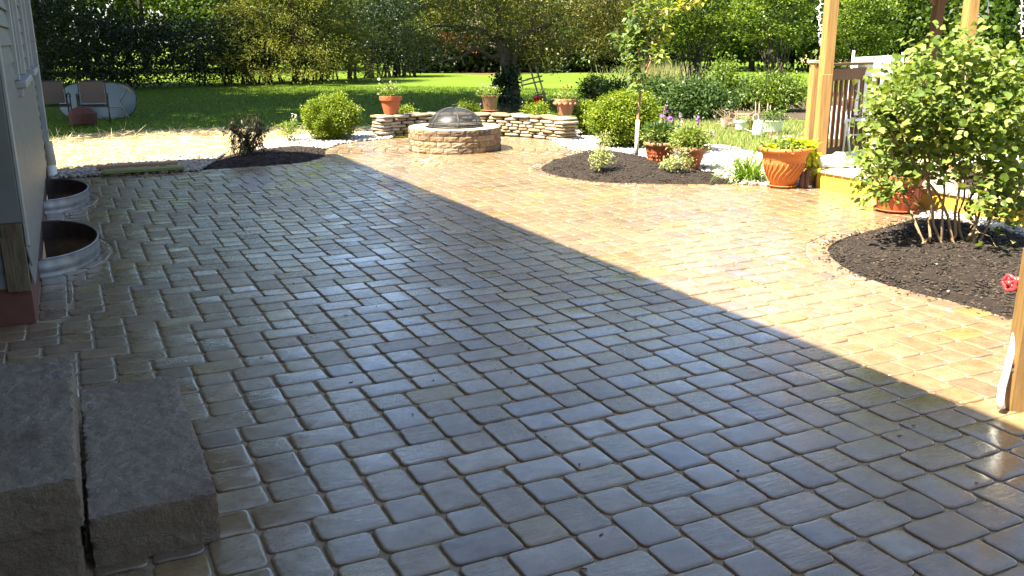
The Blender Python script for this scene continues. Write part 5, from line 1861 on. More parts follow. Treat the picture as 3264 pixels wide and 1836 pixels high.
# ------------------------------------------------------------------ lilac in the right-hand bed
P = G(2385, 612, .10)
lil = thing('lilac_shrub', P, 'tall leafy multi-stemmed lilac shrub in the right-hand mulch bed', 'shrub')
stems = [((2320, 610), (2262, 470), (2222, 330)), ((2328, 606), (2346, 480), (2300, 300)), ((2374, 612), (2330, 500), (2332, 340), (2300, 200)), ((2365, 606), (2378, 470), (2345, 300), (2370, 170)),
         ((2398, 600), (2424, 480), (2400, 330), (2430, 180)), ((2426, 622), (2408, 520), (2440, 380), (2480, 220)), ((2432, 610), (2478, 500), (2500, 380), (2540, 230)), ((2450, 606), (2438, 500), (2520, 400), (2600, 300)),
         ((2404, 604), (2348, 470), (2290, 400), (2240, 320)), ((2470, 600), (2524, 500), (2590, 450), (2640, 400)), ((2440, 606), (2462, 520), (2450, 400))]
tips = []
for st in stems:
    dz = rng.normal(0, .22)
    pts = [AT(*q, P + AWAY * (dz * k * .5 + rng.normal(0, .03))) for k, q in enumerate(st)]
    P2_ = np.array([pts[0] - (0, 0, .06)] + pts)
    t = np.linspace(0, len(P2_) - 1, 12); PP = np.stack([np.interp(t, range(len(P2_)), P2_[:, i]) for i in range(3)], 1)
    PP[1:-1] += rng.normal(0, .017, (10, 3))
    s_ = MB(); s_.tube(PP, np.linspace(rng.uniform(.012, .019), .005, 12), 6)
    s_.obj('stem', M['twig'], lil, True)
    for q in range(5):
        k = rng.integers(5, 11); e = PP[k] + rdir(1, .3)[0] * rng.uniform(.2, .5)
        s_ = MB(); s_.tube(bend(PP[k], e, .02, 5, .04), np.linspace(.006, .002, 5), 4); s_.obj('twig', M['twig'], lil, True); tips.append(e)
c0 = AT(2405, 262, P)
u_ = mpx(P)
d = unit(rng.normal(size=(400, 3)))
rr = .25 + .75 * rng.random(400) ** .55
ctr = c0 + (RIGHT[None] * d[:, :1] * 1.02 + AWAY[None] * d[:, 1:2] * .72 + np.array([[0, 0, 1.]]) * d[:, 2:3] * .60) * rr[:, None]
ctr = np.concatenate([ctr, np.array([AT(2190 + rng.normal(0, 28), 390 + rng.random() * 110, P + AWAY * rng.normal(0, .2)) for _ in range(20)]),
                      np.array([AT(2430 + rng.normal(0, 70), 500 + rng.random() * 70, P + AWAY * rng.normal(0, .2)) for _ in range(1)]),
                      np.array([AT(2535 + rng.normal(0, 42), 430 + rng.random() * 90, P + AWAY * rng.normal(.1, .3)) for _ in range(34)]), np.array(tips)])
_px = 1632 * 2576 / 3264 + FPX * 2576 / 3264 * ((ctr - CAMP) @ RM[0]) / ((ctr - CAMP) @ RM[2]); _py = 918 * 2576 / 3264 + FPX * 2576 / 3264 * ((ctr - CAMP) @ RM[1]) / ((ctr - CAMP) @ RM[2])
ctr = ctr[((_py < 440) | (_px > 2470) | (_px < 2240)) & (_px > np.interp(_py, [100, 146, 265, 336, 425, 520], [2360, 2256, 2192, 2178, 2192, 2215]))]
nc = len(ctr); per = 16
LPp = (ctr[:, None] + rng.normal(size=(nc, per, 3)) * np.array([.085, .085, .07])).reshape(-1, 3)
n = len(LPp)
LD = unit(rdir(n) * np.array([1, 1, .5]) + np.array([0, 0, -.25])); LN = unit(rdir(n) * .7 + np.array([-.25, -.1, .8]))
LL = rng.uniform(.034, .094, n); LWd = LL * rng.uniform(.62, .8, n)


def heart_leaf(L, W):
    """ovate lilac leaf with a folded midrib: 9 vertices, 8 faces"""
    xs = [0, .18, .45, .75, 1.0]; ws = [.0, .36, .5, .30, 0]
    V = [(0, 0, 0)]
    for x, w in zip(xs[1:4], ws[1:4]):
        V += [(x * L, -w * W, .10 * W), (x * L, 0, -.03 * L * x), (x * L, w * W, .10 * W)]
    V += [(L, 0, -.14 * L)]
    F = [(0, 1, 2), (0, 2, 3), (1, 4, 5, 2), (2, 5, 6, 3), (4, 7, 8, 5), (5, 8, 9, 6), (7, 10, 8), (8, 10, 9)]
    return np.array(V), F


HV, HF = heart_leaf(1, .8)
order = np.argsort(-(LL ** 2) / np.array([depth(p) for p in LPp]) ** 2)
lm = []
for k in range(5):
    me = bpy.data.meshes.new('leaf'); me.from_pydata((HV * (1, rng.uniform(.9, 1.1), rng.uniform(.6, 1.6))).tolist(), [], HF)
    a = me.attributes.new('rnd', 'FLOAT', 'FACE'); a.data.foreach_set('value', np.full(len(HF), [.1, .35, .55, .75, .95][k], np.float32))
    me.materials.append(M['leaf_lilac']); lm.append(me)
Sd = unit(np.cross(LD, LN)); Uu = np.cross(Sd, LD)
for k in order[:300]:
    o = bpy.data.objects.new('leaf', lm[rng.integers(0, 5)]); COL.objects.link(o); o.parent = lil
    M4 = np.eye(4); M4[:3, 0] = LD[k] * LL[k]; M4[:3, 1] = Sd[k] * LL[k]; M4[:3, 2] = Uu[k] * LL[k]; M4[:3, 3] = LPp[k] - P
    o.matrix_local = Matrix(M4.tolist())
rest = order[300:]
Vr = np.einsum('nij,vj->nvi', np.stack([LD[rest], Sd[rest], Uu[rest]], 2) * LL[rest][:, None, None], HV) + LPp[rest][:, None]
Ft = np.array([(f[0], f[1], f[2]) for f in HF] + [(f[0], f[2], f[3]) for f in HF if len(f) == 4])
Fr = (Ft[None] + (np.arange(len(rest)) * len(HV))[:, None, None]).reshape(-1, 3)
mesh_np('leaf', Vr.reshape(-1, 3), Fr, M['leaf_lilac'], lil, np.repeat(rng.random(len(rest)), len(Ft)))['kind'] = 'stuff'

# ------------------------------------------------------------------ hose post with tap
P = G(2556, 1024); u_ = mpx(P)
P[2] = 0
th = thing('tap_post', P, 'short wooden post with a red-handled brass tap and white hose by the patio edge', 'tap')
tilt = np.array([.0, 0, 1.])
s_ = MB((rotz(-.46), (P[0], P[1], 0))); s_.box((-.062, -.05, -.06), (.062, .05, .725 * K), .008); s_.obj('post', M['postwood'], th)
fr = lambda x, y: AT(x, y, P - AWAY * .085)
s_ = MB(); s_.tube([fr(2551, 935), fr(2560, 840), fr(2566, 760)], .016, 8); s_.obj('conduit', M['galvpole'], th, True)
s_ = MB(); s_.tube([fr(2519, 1027), fr(2517, 1004), fr(2521, 975), fr(2535, 925), fr(2546, 880), fr(2555, 840), fr(2557, 832)], [.019, .019, .019, .018, .018, .018, .016], 10); s_.obj('hose', M['pvc'], th, True)
s_ = MB(); s_.tube([fr(2532, 916), fr(2546, 916.5), fr(2560, 918)], [.006, .021, .006], 8); s_.tube([fr(2559, 918), fr(2563, 918.5)], .009, 6); s_.obj('clamp', M['rust'], th, True)
s_ = MB(); s_.tube([fr(2548, 710), fr(2560, 704), fr(2582, 703)], [.011, .016, .021], 10); s_.tube([fr(2573, 700), fr(2576, 735), fr(2572, 752)], [.017, .016, .013], 10); s_.tube([fr(2556, 706), fr(2565, 705)], [.019, .019], 6); s_.obj('tap_body', M['brass'], th, True)
wc = AT(2540, 712, P - AWAY * .10); ax = unit(AT(2500, 716, P - AWAY * .14) - AT(2570, 706, P - AWAY * .06)); e1 = unit(np.cross(ax, [0, 0, 1])); e2 = np.cross(ax, e1)
s_ = MB()
ring = [wc + (e1 * math.cos(a) + e2 * math.sin(a)) * .036 * (1 + .10 * math.cos(5 * a)) for a in np.linspace(0, 2 * math.pi, 41)]
s_.tube(ring, .010, 7); wheel = s_.obj('hand_wheel', M['redpaint'], th, True)
for k in range(5):
    a = 2 * math.pi * k / 5; s_ = MB(); s_.tube([wc, wc + (e1 * math.cos(a) + e2 * math.sin(a)) * .034], .007, 6); s_.obj('spoke', M['redpaint'], wheel, True)
s_ = MB(); s_.tube([wc - ax * .014, wc + ax * .016], .014, 8); s_.obj('hub', M['redpaint'], wheel, True)

# ------------------------------------------------------------------ boards beside the gravel
def plank(x0, y0, x1, y1, w, h, label, mat, z=.02):
    a, b_ = G(x0, y0, z), G(x1, y1, z)
    o = MB(); o.bar(a, b_, w, h, c=.004); ob = o.obj('plank', M[mat]); return tag(ob, label, 'plank', 'planks lying by the gravel')


plank(241, 421, 446, 409, .14, .04, 'bare brown plank lying on the edge of the straw', 'brownplank', .085)
plank(256, 433, 462, 421, .22, .04, 'green mossy plank lying in the gravel next to the patio', 'mossplank', .06)

# ------------------------------------------------------------------ stored garden furniture on the shaded lawn
P = G(245, 297); P = GD(245, depth(P) + .4)
th = thing('glass_table', P, 'long frosted glass table top standing on its edge behind the sling chairs', 'table')
u_ = mpx(P)
V = []
cx, cy = 245, 254; hw, hh = 98, 47
out = [(cx + hw * np.sign(math.cos(a)) * abs(math.cos(a)) ** .62, cy - hh * np.sign(math.sin(a)) * abs(math.sin(a)) ** .72) for a in np.linspace(0, 2 * math.pi, 49)[:-1]]
F3 = [AT(x, y, P + AWAY * (.0 + (cy + hh - y) * u_ * .12)) for x, y in out]
Bk = [p + AWAY * .012 for p in F3]
m_ = len(F3)
mesh_np('glass_top', F3 + Bk, [tuple(range(m_)), tuple(range(m_, 2 * m_))[::-1]] + [(k, m_ + k, m_ + (k + 1) % m_, (k + 1) % m_) for k in range(m_)], M['tableglass'], th, .5)
s_ = MB(); s_.tube(F3 + F3[:1], .016, 6); s_.obj('rim', M['bronze'], th, True)
ta = lambda x, y: AT(x, y, P + AWAY * ((cy + hh - y) * u_ * .12 - .02))
for pts in ([(318, 222), (308, 242), (300, 255)], [(300, 255), (318, 285), (326, 296)], [(262, 268), (302, 270), (320, 296)]):
    s_ = MB(); s_.tube([ta(*q) for q in pts], .010, 5); s_.obj('frame_bar', M['greyplastic'], th, True)
ta2 = np.array([ta(x, y) for x, y in ((310, 214), (322, 220), (334, 234), (330, 234), (318, 222), (308, 217))])
mesh_np('label_strip', ta2, [(0, 1, 4, 5), (1, 2, 3, 4)], M['brownplank'], th, .5)


def sling_chair(P, ang, label):
    th = thing('sling_chair', P, label, 'chair', 'sling chairs stored on the lawn')
    T = (rotz(ang), P)
    w, sh, bh = .30, .42, .98 * .98
    s_ = MB(T); V = []
    prof = [(-.30, sh + .02), (-.05, sh - .025), (.20, sh - .02), (.25, sh + .02), (.33, bh * .75), (.40, bh)]
    n_ = len(prof)
    for (yy, zz) in prof: V += [(-w + .03, yy, zz), (w - .03, yy, zz)]
    s_.add(V, [(2 * i, 2 * i + 1, 2 * i + 3, 2 * i + 2) for i in range(2)], .5); s_.obj('seat', M['sling'], th, True)
    s_ = MB(T); s_.add(V[6:], [(2 * i, 2 * i + 1, 2 * i + 3, 2 * i + 2) for i in range(n_ - 4)], .5); s_.obj('backrest', M['sling'], th, True)
    for sx in (-1, 1):
        s_ = MB(T); s_.tube([(sx * w, yy, zz) for yy, zz in prof], .016, 6); s_.obj('side_rail', M['bronze'], th, True)
        s_ = MB(T); s_.tube([(sx * (w + .03), -.30, -.04), (sx * (w + .03), -.29, .3), (sx * (w + .03), -.27, .58), (sx * (w + .03), -.31, .64)], .017, 6); s_.obj('leg', M['bronze'], th, True)
        s_ = MB(T); s_.tube([(sx * (w + .03), .26, -.04), (sx * (w + .02), .22, .3), (sx * (w + .02), .28, .62)], .017, 6); s_.obj('leg', M['bronze'], th, True)
        s_ = MB(T); s_.tube([(sx * (w + .02), .30, .62), (sx * (w + .03), .0, .67), (sx * (w + .03), -.26, .67), (sx * (w + .03), -.36, .62)], [.018, .022, .026, .022], 7); s_.obj('armrest', M['bronze'], th, True)
        s_ = MB(T); s_.tube([(sx * (w + .03), -.29, .08), (sx * (w + .03), 0, .16), (sx * (w + .03), .25, .08)], .010, 5); s_.obj('stretcher', M['bronze'], th, True)
    s_ = MB(T); s_.tube([(-w, .40, bh), (w, .40, bh)], .016, 6); s_.obj('top_rail', M['bronze'], th, True)
    s_ = MB(T); s_.tube([(-w - .03, -.28, sh - .03), (w + .03, -.28, sh - .03)], .018, 6); s_.obj('front_rail', M['bronze'], th, True)


Pc = G(240, 303); sling_chair(np.array([*Pc[:2], -.04]), -YAW + .40, 'brown sling chair on the lawn just behind the rusty fire bowl')
Pc = G(142, 303); sling_chair(np.array([*Pc[:2], -.04]), -YAW + .55, 'brown sling chair next to the house corner, half hidden by the downspout')
P = G(211, 314); P[2] = -.05; u_ = mpx(P)
th = thing('rusty_fire_bowl', P, 'rusty red lidded fire bowl standing in front of the sling chairs', 'fire bowl')
s_ = MB(); s_.lathe([(.02, .05), (22 * u_, .055), (31 * u_, 9 * u_), (33.5 * u_, 30 * u_), (33.5 * u_, 34 * u_)], P, 28); s_.obj('bowl', M['rust'], th, True, auto=40)
s_ = MB(); s_.lathe([(33.5 * u_, 33 * u_), (32 * u_, 35 * u_), (24 * u_, 44 * u_), (12 * u_, 50 * u_), (.005, 52 * u_)], P, 28); s_.obj('lid', M['rust'], th, True)
for a in np.arange(3) * 2.094 + .5:
    s_ = MB(); s_.tube([P + (math.cos(a) * 26 * u_, math.sin(a) * 26 * u_, 0), P + (math.cos(a) * 25 * u_, math.sin(a) * 25 * u_, 10 * u_)], .018, 6); s_.obj('leg', M['rust'], th, True)
s_ = MB(); tpz = up(P, 51 * u_); s_.tube([tpz - RIGHT * .05, tpz - RIGHT * .04 + (0, 0, .05), tpz + RIGHT * .04 + (0, 0, .05), tpz + RIGHT * .05], .008, 6); s_.obj('handle', M['bronze'], th, True)

# ------------------------------------------------------------------ trees and shrubs of the garden
def trunk(parent, pts, rad, mat, n=9, name='trunk', wob=0.):
    s_ = MB(); P_ = np.array(pts, float); t = np.linspace(0, len(P_) - 1, max(8, 3 * len(P_)))
    PP = np.stack([np.interp(t, range(len(P_)), P_[:, i]) for i in range(3)], 1)
    if wob: PP[1:-1] += rng.normal(0, wob, (len(PP) - 2, 3))
    s_.tube(PP, np.interp(t, range(len(P_)), rad), n)
    return s_.obj(name, M[mat], parent, True)


P = G(1288, 277); P[2] = -.05; u_ = mpx(P)
crab = thing('crabapple_tree', P, 'large spreading olive-leaved tree with ivy-covered trunk behind the stone wall', 'tree')
trunk(crab, [up(P, -.1), AT(1287, 240, P), AT(1283, 190, P), AT(1272, 150, P), AT(1262, 105, P)], [.30, .24, .21, .19, .17], 'bark')
lb = [[(1283, 190), (1300, 120), (1340, 40), (1380, -60)], [(1272, 150), (1200, 130), (1130, 150), (1080, 165)], [(1262, 105), (1190, 70), (1100, 60), (1020, 90)], [(1262, 105), (1250, 20), (1240, -80)],
      [(1276, 160), (1340, 100), (1440, 60), (1540, 70)], [(1300, 120), (1400, 40), (1500, 10), (1600, 0)], [(1300, 118), (1350, 105), (1385, 135)]]
for i, bl in enumerate(lb):
    dz = rng.normal(0, .5)
    trunk(crab, [AT(*q, P + AWAY * dz * k) for k, q in enumerate(bl)], [.085, .05, .028, .012][:len(bl)], 'bark', 6, 'limb', .05)
c0 = AT(1315, -105, P)
d = unit(rng.normal(size=(900, 3))); rr = .35 + .65 * rng.random(900) ** .5
ctr = c0 + (RIGHT[None] * d[:, :1] * 3.5 + AWAY[None] * d[:, 1:2] * 3.3 + np.array([[0, 0, 1.]]) * d[:, 2:3] * 2.55) * rr[:, None]
extra = [(1330, 130), (1345, 150), (1365, 160), (1385, 165), (1375, 140), (1480, 110), (1500, 140), (1540, 120), (1560, 90), (1520, 90), (1585, 60), (1610, 40), (1020, 110), (1050, 120), (1090, 110), (1120, 140), (1075, 140), (1150, 110), (1180, 95), (1420, 120), (1450, 130), (1400, 110), (1020, 80), (1000, 100), (1220, 95), (1060, 100), (1600, 20), (1560, 60), (1460, 100), (1325, 160)]
ctr = np.concatenate([ctr, np.array([AT(x + rng.normal(0, 6), y - 8 + rng.normal(0, 5), P + AWAY * rng.normal(0, .8)) for x, y in extra * 4]), np.array([AT(rng.uniform(1470, 1640), rng.uniform(-20, 135), P + AWAY * rng.normal(0, .7)) for _ in range(150)])])
pixy = lambda Q: 918 * 2576 / 3264 + FPX * 2576 / 3264 * ((Q - CAMP) @ RM[1]) / ((Q - CAMP) @ RM[2])
pixx = lambda Q: 1632 * 2576 / 3264 + FPX * 2576 / 3264 * ((Q - CAMP) @ RM[0]) / ((Q - CAMP) @ RM[2])
lim = np.interp(pixx(ctr), [980, 1020, 1100, 1160, 1205, 1250, 1330, 1380, 1430, 1500, 1560, 1640], [90, 130, 150, 118, 98, 105, 150, 160, 128, 140, 138, 40])
ctr = ctr[pixy(ctr) < lim + 4]
per = 60
LPp = (ctr[:, None] + rng.normal(size=(len(ctr), per, 3)) * np.array([.24, .24, .16])).reshape(-1, 3)
n = len(LPp)
tone = np.clip(np.repeat(rng.normal(.38, .2, len(ctr)), per) + rng.normal(0, .15, n) + np.clip((LPp - P) @ RIGHT, -2, 3) * .05, 0, 1)  # tone rises to the right: the lit side is put into the leaf colour
leaves('crown', LPp, unit(rdir(n) + [0, 0, -.2]), unit(rdir(n) * .8 + [0, 0, .8]), rng.uniform(.05, .10, n), rng.uniform(.03, .05, n), M['leaf_crab'], crab, tone, 'stuff')
ivyc = np.array([AT(x, y, P - AWAY * .22) for x, y in [(1262 + rng.normal(0, 8), 195 + rng.random() * 70) for _ in range(34)] + [(1285 + rng.normal(0, 9), 165 + rng.random() * 105) for _ in range(40)]])
ip = (ivyc[:, None] + rng.normal(size=(len(ivyc), 26, 3)) * .09).reshape(-1, 3); ip = ip[ip[:, 2] > -.02]
leaves('ivy', ip, rdir(len(ip)) + [0, 0, -.4], rdir(len(ip)) - AWAY * .8, .08, .065, M['leaf_ivy'], crab, None, 'stuff')

# trellis leaning on the tree
Pt = G(1362, 262); u_ = mpx(Pt)
th = thing('trellis', Pt, 'narrow wooden trellis leaning against the ivy-covered tree trunk', 'trellis')
tr = lambda x, y: AT(x, y, Pt)
for a, c_ in (((1360, 258), (1314, 108)), ((1374, 255), (1330, 108))):
    s_ = MB(); s_.bar(tr(*a), tr(*c_), .05, .035, up=AWAY); s_.obj('upright', M['greywood'], th)
for a, c_ in (((1308, 124), (1338, 119)), ((1311, 137), (1343, 132)), ((1321, 160), (1350, 156)), ((1324, 200), (1364, 191)), ((1310, 215), (1367, 203)), ((1312, 204), (1330, 200)), ((1346, 240), (1374, 234))):
    s_ = MB(); s_.bar(tr(*a) - AWAY * .035, tr(*c_) - AWAY * .035, .045, .03, up=AWAY); s_.obj('crosspiece', M['greywood'], th)
s_ = MB(); s_.bar(tr(1315, 222), tr(1309, 180), .03, .03, up=AWAY); s_.obj('upright', M['greywood'], th)
P = GD(1354, depth(Pt) - .1); u_ = mpx(P); yb = 102 + CAM_H / u_
th, tp = pot('red_bucket', P, [(9 * u_, 0), (13 * u_, (yb - 242) * u_), (13.6 * u_, (yb - 237) * u_)], 'bright red pot at the foot of the leaning trellis', 'redplastic', None, 'pot', rim=(14.5 * u_, (yb - 241) * u_, (yb - 237) * u_))
tuft(th, tp, 14 * u_, 12 * u_, 70, .07, .018, 'leaf_shrub')
P = G(1263, 197)
th = thing('metal_pole', P, 'thin grey metal pole on the far lawn left of the ivy-covered tree', 'pole')
s_ = MB(); s_.tube([up(P, -.1), AT(1259, 120, P), AT(1257, 60, P)], .06, 8); s_.obj('shaft', M['galvpole'], th, True)
s_ = MB(); s_.tube([AT(1257, 60, P), AT(1257, 57, P)], .075, 8); s_.obj('cap', M['galvpole'], th, True)

# garden shrubs between the dry grass and the far lawn
SG = 'garden shrubs in the dark soil bed'
for (x, yb, yt, w_, lab, mt, ncl) in ((1496, 262, 203, 66, 'small dark upright shrub behind the medium boxwood', 'leaf_shrub', 70), (1560, 268, 210, 80, 'dark shrub behind the largest boxwood', 'leaf_shrub', 80),
                                 (1650, 286, 206, 120, 'broad dark shrub right of the young tree trunk', 'leaf_shrub', 120), (1760, 296, 208, 150, 'widest dark shrub, above the purple flower spikes', 'leaf_shrub', 150),
                                 (1812, 290, 165, 60, 'taller open shrub with bare lower stems above the ribbed pot', 'leaf_vib', 80), (1950, 276, 196, 130, 'light green shrub with dark hollow base left of the gazebo post', 'leaf_vib', 140), (1868, 272, 205, 64, 'dark low shrub between the open shrub and the light green shrub', 'leaf_shrub', 70)):
    P = G(x, yb); P[2] = -.04; u_ = mpx(P)
    bush(P, w_ * .5 * u_, (yb - yt) * u_ * 1.03, lab, 'shrub', mt, SG, 'garden_shrub', ncl, 46, .085, .045, .15, 7, .12, .85, shell=.35, outw=.7)
VG = 'tall vase-shaped viburnums'
for (x, yb, yc, hw, lab) in ((1745, 250, 22, 112, 'vase-shaped shrub with many bare dark stems, left of the pair beyond the soil bed'), (1950, 240, 18, 118, 'vase-shaped shrub beyond the soil bed, directly left of the gazebo post'),
                             (2165, 235, 62, 85, 'bright rounded shrub seen between the gazebo posts')):
    P = G(x, yb); P[2] = -.05; u_ = mpx(P)
    th = thing('viburnum', P, lab, 'shrub', VG)
    c0 = AT(x, yc, P)
    dd = unit(rng.normal(size=(230, 3))); rr = .3 + .7 * rng.random(230) ** .5
    ctr = c0 + (RIGHT[None] * dd[:, :1] * hw * u_ + AWAY[None] * dd[:, 1:2] * hw * u_ + np.array([[0, 0, 1.]]) * dd[:, 2:3] * 108 * u_) * rr[:, None]
    per = 44
    # flat tiers of foliage
    Q = (ctr[:, None] + rng.normal(size=(len(ctr), per, 3)) * np.array([.26, .26, .07])).reshape(-1, 3)
    n = len(Q); tone = np.clip(np.repeat(rng.normal(.45, .2, len(ctr)), per) + rng.normal(0, .15, n), 0, 1)
    leaves('foliage', Q, unit(rdir(n) * (1, 1, .4) + [0, 0, -.25]), unit(rdir(n) * .5 + [0, 0, 1]), rng.uniform(.08, .14, n), rng.uniform(.05, .08, n), M['leaf_vib'], th, tone, 'stuff')
    for k in range(16):
        e = c0 + RIGHT * rng.uniform(-.8, .8) * hw * u_ + AWAY * rng.normal(0, .4) * hw * u_ + np.array([0, 0, rng.uniform(-60, 20) * u_])
        b0 = P + RIGHT * rng.normal(0, .14) + AWAY * rng.normal(0, .12)
        trunk(th, [b0, b0 + (e - b0) * np.array([.45, .45, .6]), e], [.030, .022, .012], 'bark_dark', 5, 'stem')

# ------------------------------------------------------------------ hedge, conifers and woodland beyond the lawn
hx_ = [(70, 240), (200, 229), (300, 222), (420, 217), (520, 212), (640, 208), (740, 204), (860, 197), (960, 192), (1050, 190)]
hp = np.array([G(*q) for q in hx_]); hp[:, 2] = 0
hed = thing('hedge', hp[4], 'long dark unclipped hedge with bare lower stems along the lawn edge', 'hedge')
ncl = 760
t = rng.random(ncl) * (len(hp) - 1.001); i = t.astype(int)
bs_ = hp[i] + (hp[i + 1] - hp[i]) * (t - i)[:, None]
z = .75 + rng.random(ncl) ** .85 * np.interp(t, [0, 1, 3, 6, 9], [3.0, 2.2, 1.8, 2.4, 3.4])
low = rng.random(ncl) < np.interp(t, [0, 4, 5.2, 9], [.30, .26, .06, .02]); z[low] = rng.uniform(.2, .8, low.sum())
ctr = bs_ + np.stack([np.zeros(ncl), rng.normal(0, .75, ncl), z], 1)
per = 64
Q = (ctr[:, None] + rng.normal(size=(ncl, per, 3)) * np.array([.42, .42, .26])).reshape(-1, 3); Q = Q[Q[:, 2] > -.03]; n = len(Q)
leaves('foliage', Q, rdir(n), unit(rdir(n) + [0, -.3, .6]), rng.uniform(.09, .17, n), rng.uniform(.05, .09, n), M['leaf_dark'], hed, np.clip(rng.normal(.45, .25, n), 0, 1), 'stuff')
for k in range(95):
    t = rng.random() * (len(hp) - 1.001) if k < 25 else rng.uniform(4.3, 8.95); i = int(t)
    b0 = hp[i] + (hp[i + 1] - hp[i]) * (t - i) + np.array([0, rng.normal(0, .4), -.06])
    trunk(hed, [b0, b0 + np.array([rng.normal(0, .15), rng.normal(0, .15), .7]), b0 + np.array([rng.normal(0, .45), rng.normal(0, .3), 1.7])], [.055, .042, .02], 'bark_dark', 5, 'stem')


def conifer(P, h, r, zb, label, mat, group, ntier=26, per=60, L=.22, W=.07, tr=.2, bark='bark', name='conifer', droop=.25, dense=7, top=.2):
    th = thing(name, P, label, 'tree', group)
    trunk(th, [up(P, -.1), up(P, h * .5), up(P, h * .97)], [tr, tr * .6, .03], bark, 8)
    C, O = [], []
    for k in range(ntier):
        z = zb + (h - zb) * (k / ntier) ** 1.1
        rad = r * (1 - (z - zb) / (h - zb + .01)) ** .75 + top
        m_ = max(4, int(dense * rad / r * 3))
        for q in range(m_):
            a = rng.uniform(0, 2 * math.pi); f = rng.uniform(.35, 1.05)
            C.append(P + np.array([math.cos(a) * rad * f, math.sin(a) * rad * f, z - droop * rad * f * f + rng.normal(0, .2)])); O.append([math.cos(a), math.sin(a), -.15])
            if q % 3 == 0 and z < h * .6:
                pass
    C, O = np.array(C), np.array(O)
    s = .14 * r ** .5
    Q = (C[:, None] + O[:, None] * rng.normal(0, s * 1.7, (len(C), per, 1)) + rng.normal(size=(len(C), per, 3)) * np.array([s, s, s * .55])).reshape(-1, 3)
    n = len(Q); out = np.repeat(O, per, 0)
    tone = np.clip(np.repeat(rng.normal(.45, .18, len(C)), per) + rng.normal(0, .16, n), 0, 1)
    leaves('crown', Q, unit(rdir(n) * .7 + out), unit(rdir(n) * .7 + [0, 0, 1]), L * rng.uniform(.7, 1.3, n), W, M[mat], th, tone, 'stuff')
    return th


P = G(745, 207); P[2] = -.05
cd_ = conifer(P, 9.5, 3.7, 1.25, 'feathery yellow-green cedar standing in front of the dark hedge', 'needle', None, 26, 170, .13, .05, .19, 'bark', 'cedar_tree', .30, 6)
for k in range(9):
    a = rng.uniform(0, 6.28); z = rng.uniform(1.0, 2.6); e = P + np.array([math.cos(a) * 2.4, math.sin(a) * 2.4, z - rng.uniform(.2, .7)])
    trunk(cd_, [up(P, z + .2), (up(P, z) + e) / 2 + (0, 0, -.1), e], [.035, .025, .01], 'bark_pale', 5, 'branch')
# far pine with dead lower branches
P = GD(1204, 48.24 * K); P[2] = -.05
fp = conifer(P, 12, 3.6, 3.6, 'tall pine with pale trunk, dead orange needles and bare lower branches beyond the lawn', 'needle', None, 18, 50, .25, .08, .24, 'bark_pale', 'pine_tree', .35, 8)
for k in range(34):
    a = rng.uniform(0, 6.28); z = rng.uniform(1.7, 3.6); L = rng.uniform(1.2, 3.2); e = P + np.array([math.cos(a) * L, math.sin(a) * L, z - rng.uniform(-.1, .5)])
    trunk(fp, [up(P, z), (up(P, z) + e) / 2 + (0, 0, rng.normal(0, .06)), e], [.035, .025, .010], 'bark_pale', 4, 'branch')
Q = np.array([AT(1110 + rng.random() * 120, 88 + rng.random() * 45, P + AWAY * rng.normal(0, 1.2)) for _ in range(70)])
Q = (Q[:, None] + rng.normal(size=(70, 26, 3)) * np.array([.28, .28, .14])).reshape(-1, 3); n = len(Q)
leaves('dead_needles', Q, rdir(n), rdir(n), .2, .06, M['needle_dead'], fp, None, 'stuff')
PGp = 'pines and spruces beyond the lawn'
for (x, dep, h, r, zb, lab) in ((1530, 56, 9, 3.6, .9, 'soft green pine beyond the lawn, right of the ivy-covered tree'), (1630, 60, 10, 3.2, .9, 'dim pine beyond the lawn behind the young tree'), (1080, 58, 8, 3.0, .4, 'low dark spruce beyond the lawn, left of the pale pine trunk'), (1400, 62, 11, 3.6, 1.3, 'dark pine directly behind the leaning trellis'), (1300, 63, 12, 3.6, 1.2, 'dark pine hidden behind the ivy-covered tree')):
    P = GD(x, dep); P[2] = -.05
    conifer(P, h, r, zb, lab, 'needle_pine', PGp, 16, 44, .30, .09, .18, 'bark', 'pine_tree', .2, 8)


def leaftree(P, h, r, zb, label, mat, group, ncl=90, per=46, L=.32, W=.2, tr=.2, sig=.55, name='woodland_tree', bark='bark_dark', zlow=.1):
    th = thing(name, P, label, 'tree', group)
    c0 = up(P, (h + zb) / 2)
    trunk(th, [up(P, -.1), up(P, (zb + h) * .3), up(P, h * .7)], [tr, tr * .8, tr * .3], bark, 8)
    for k in range(5):
        a = rng.uniform(0, 6.28); z = zb + (h - zb) * rng.uniform(.1, .45)
        trunk(th, [up(P, max(z - r * .3, .6)), up(P, z) + np.array([math.cos(a), math.sin(a), .3]) * r * .7], [tr * .35, tr * .12], bark, 5, 'limb')
    leafcloud('crown', dict(center=c0, radii=(r, r, (h - zb) / 2), ncl=ncl, per=per, sig=sig, shell=.45, zmin=zlow, squash=.6), L, W, M[mat], th, kind='stuff', outw=.5)
    return th


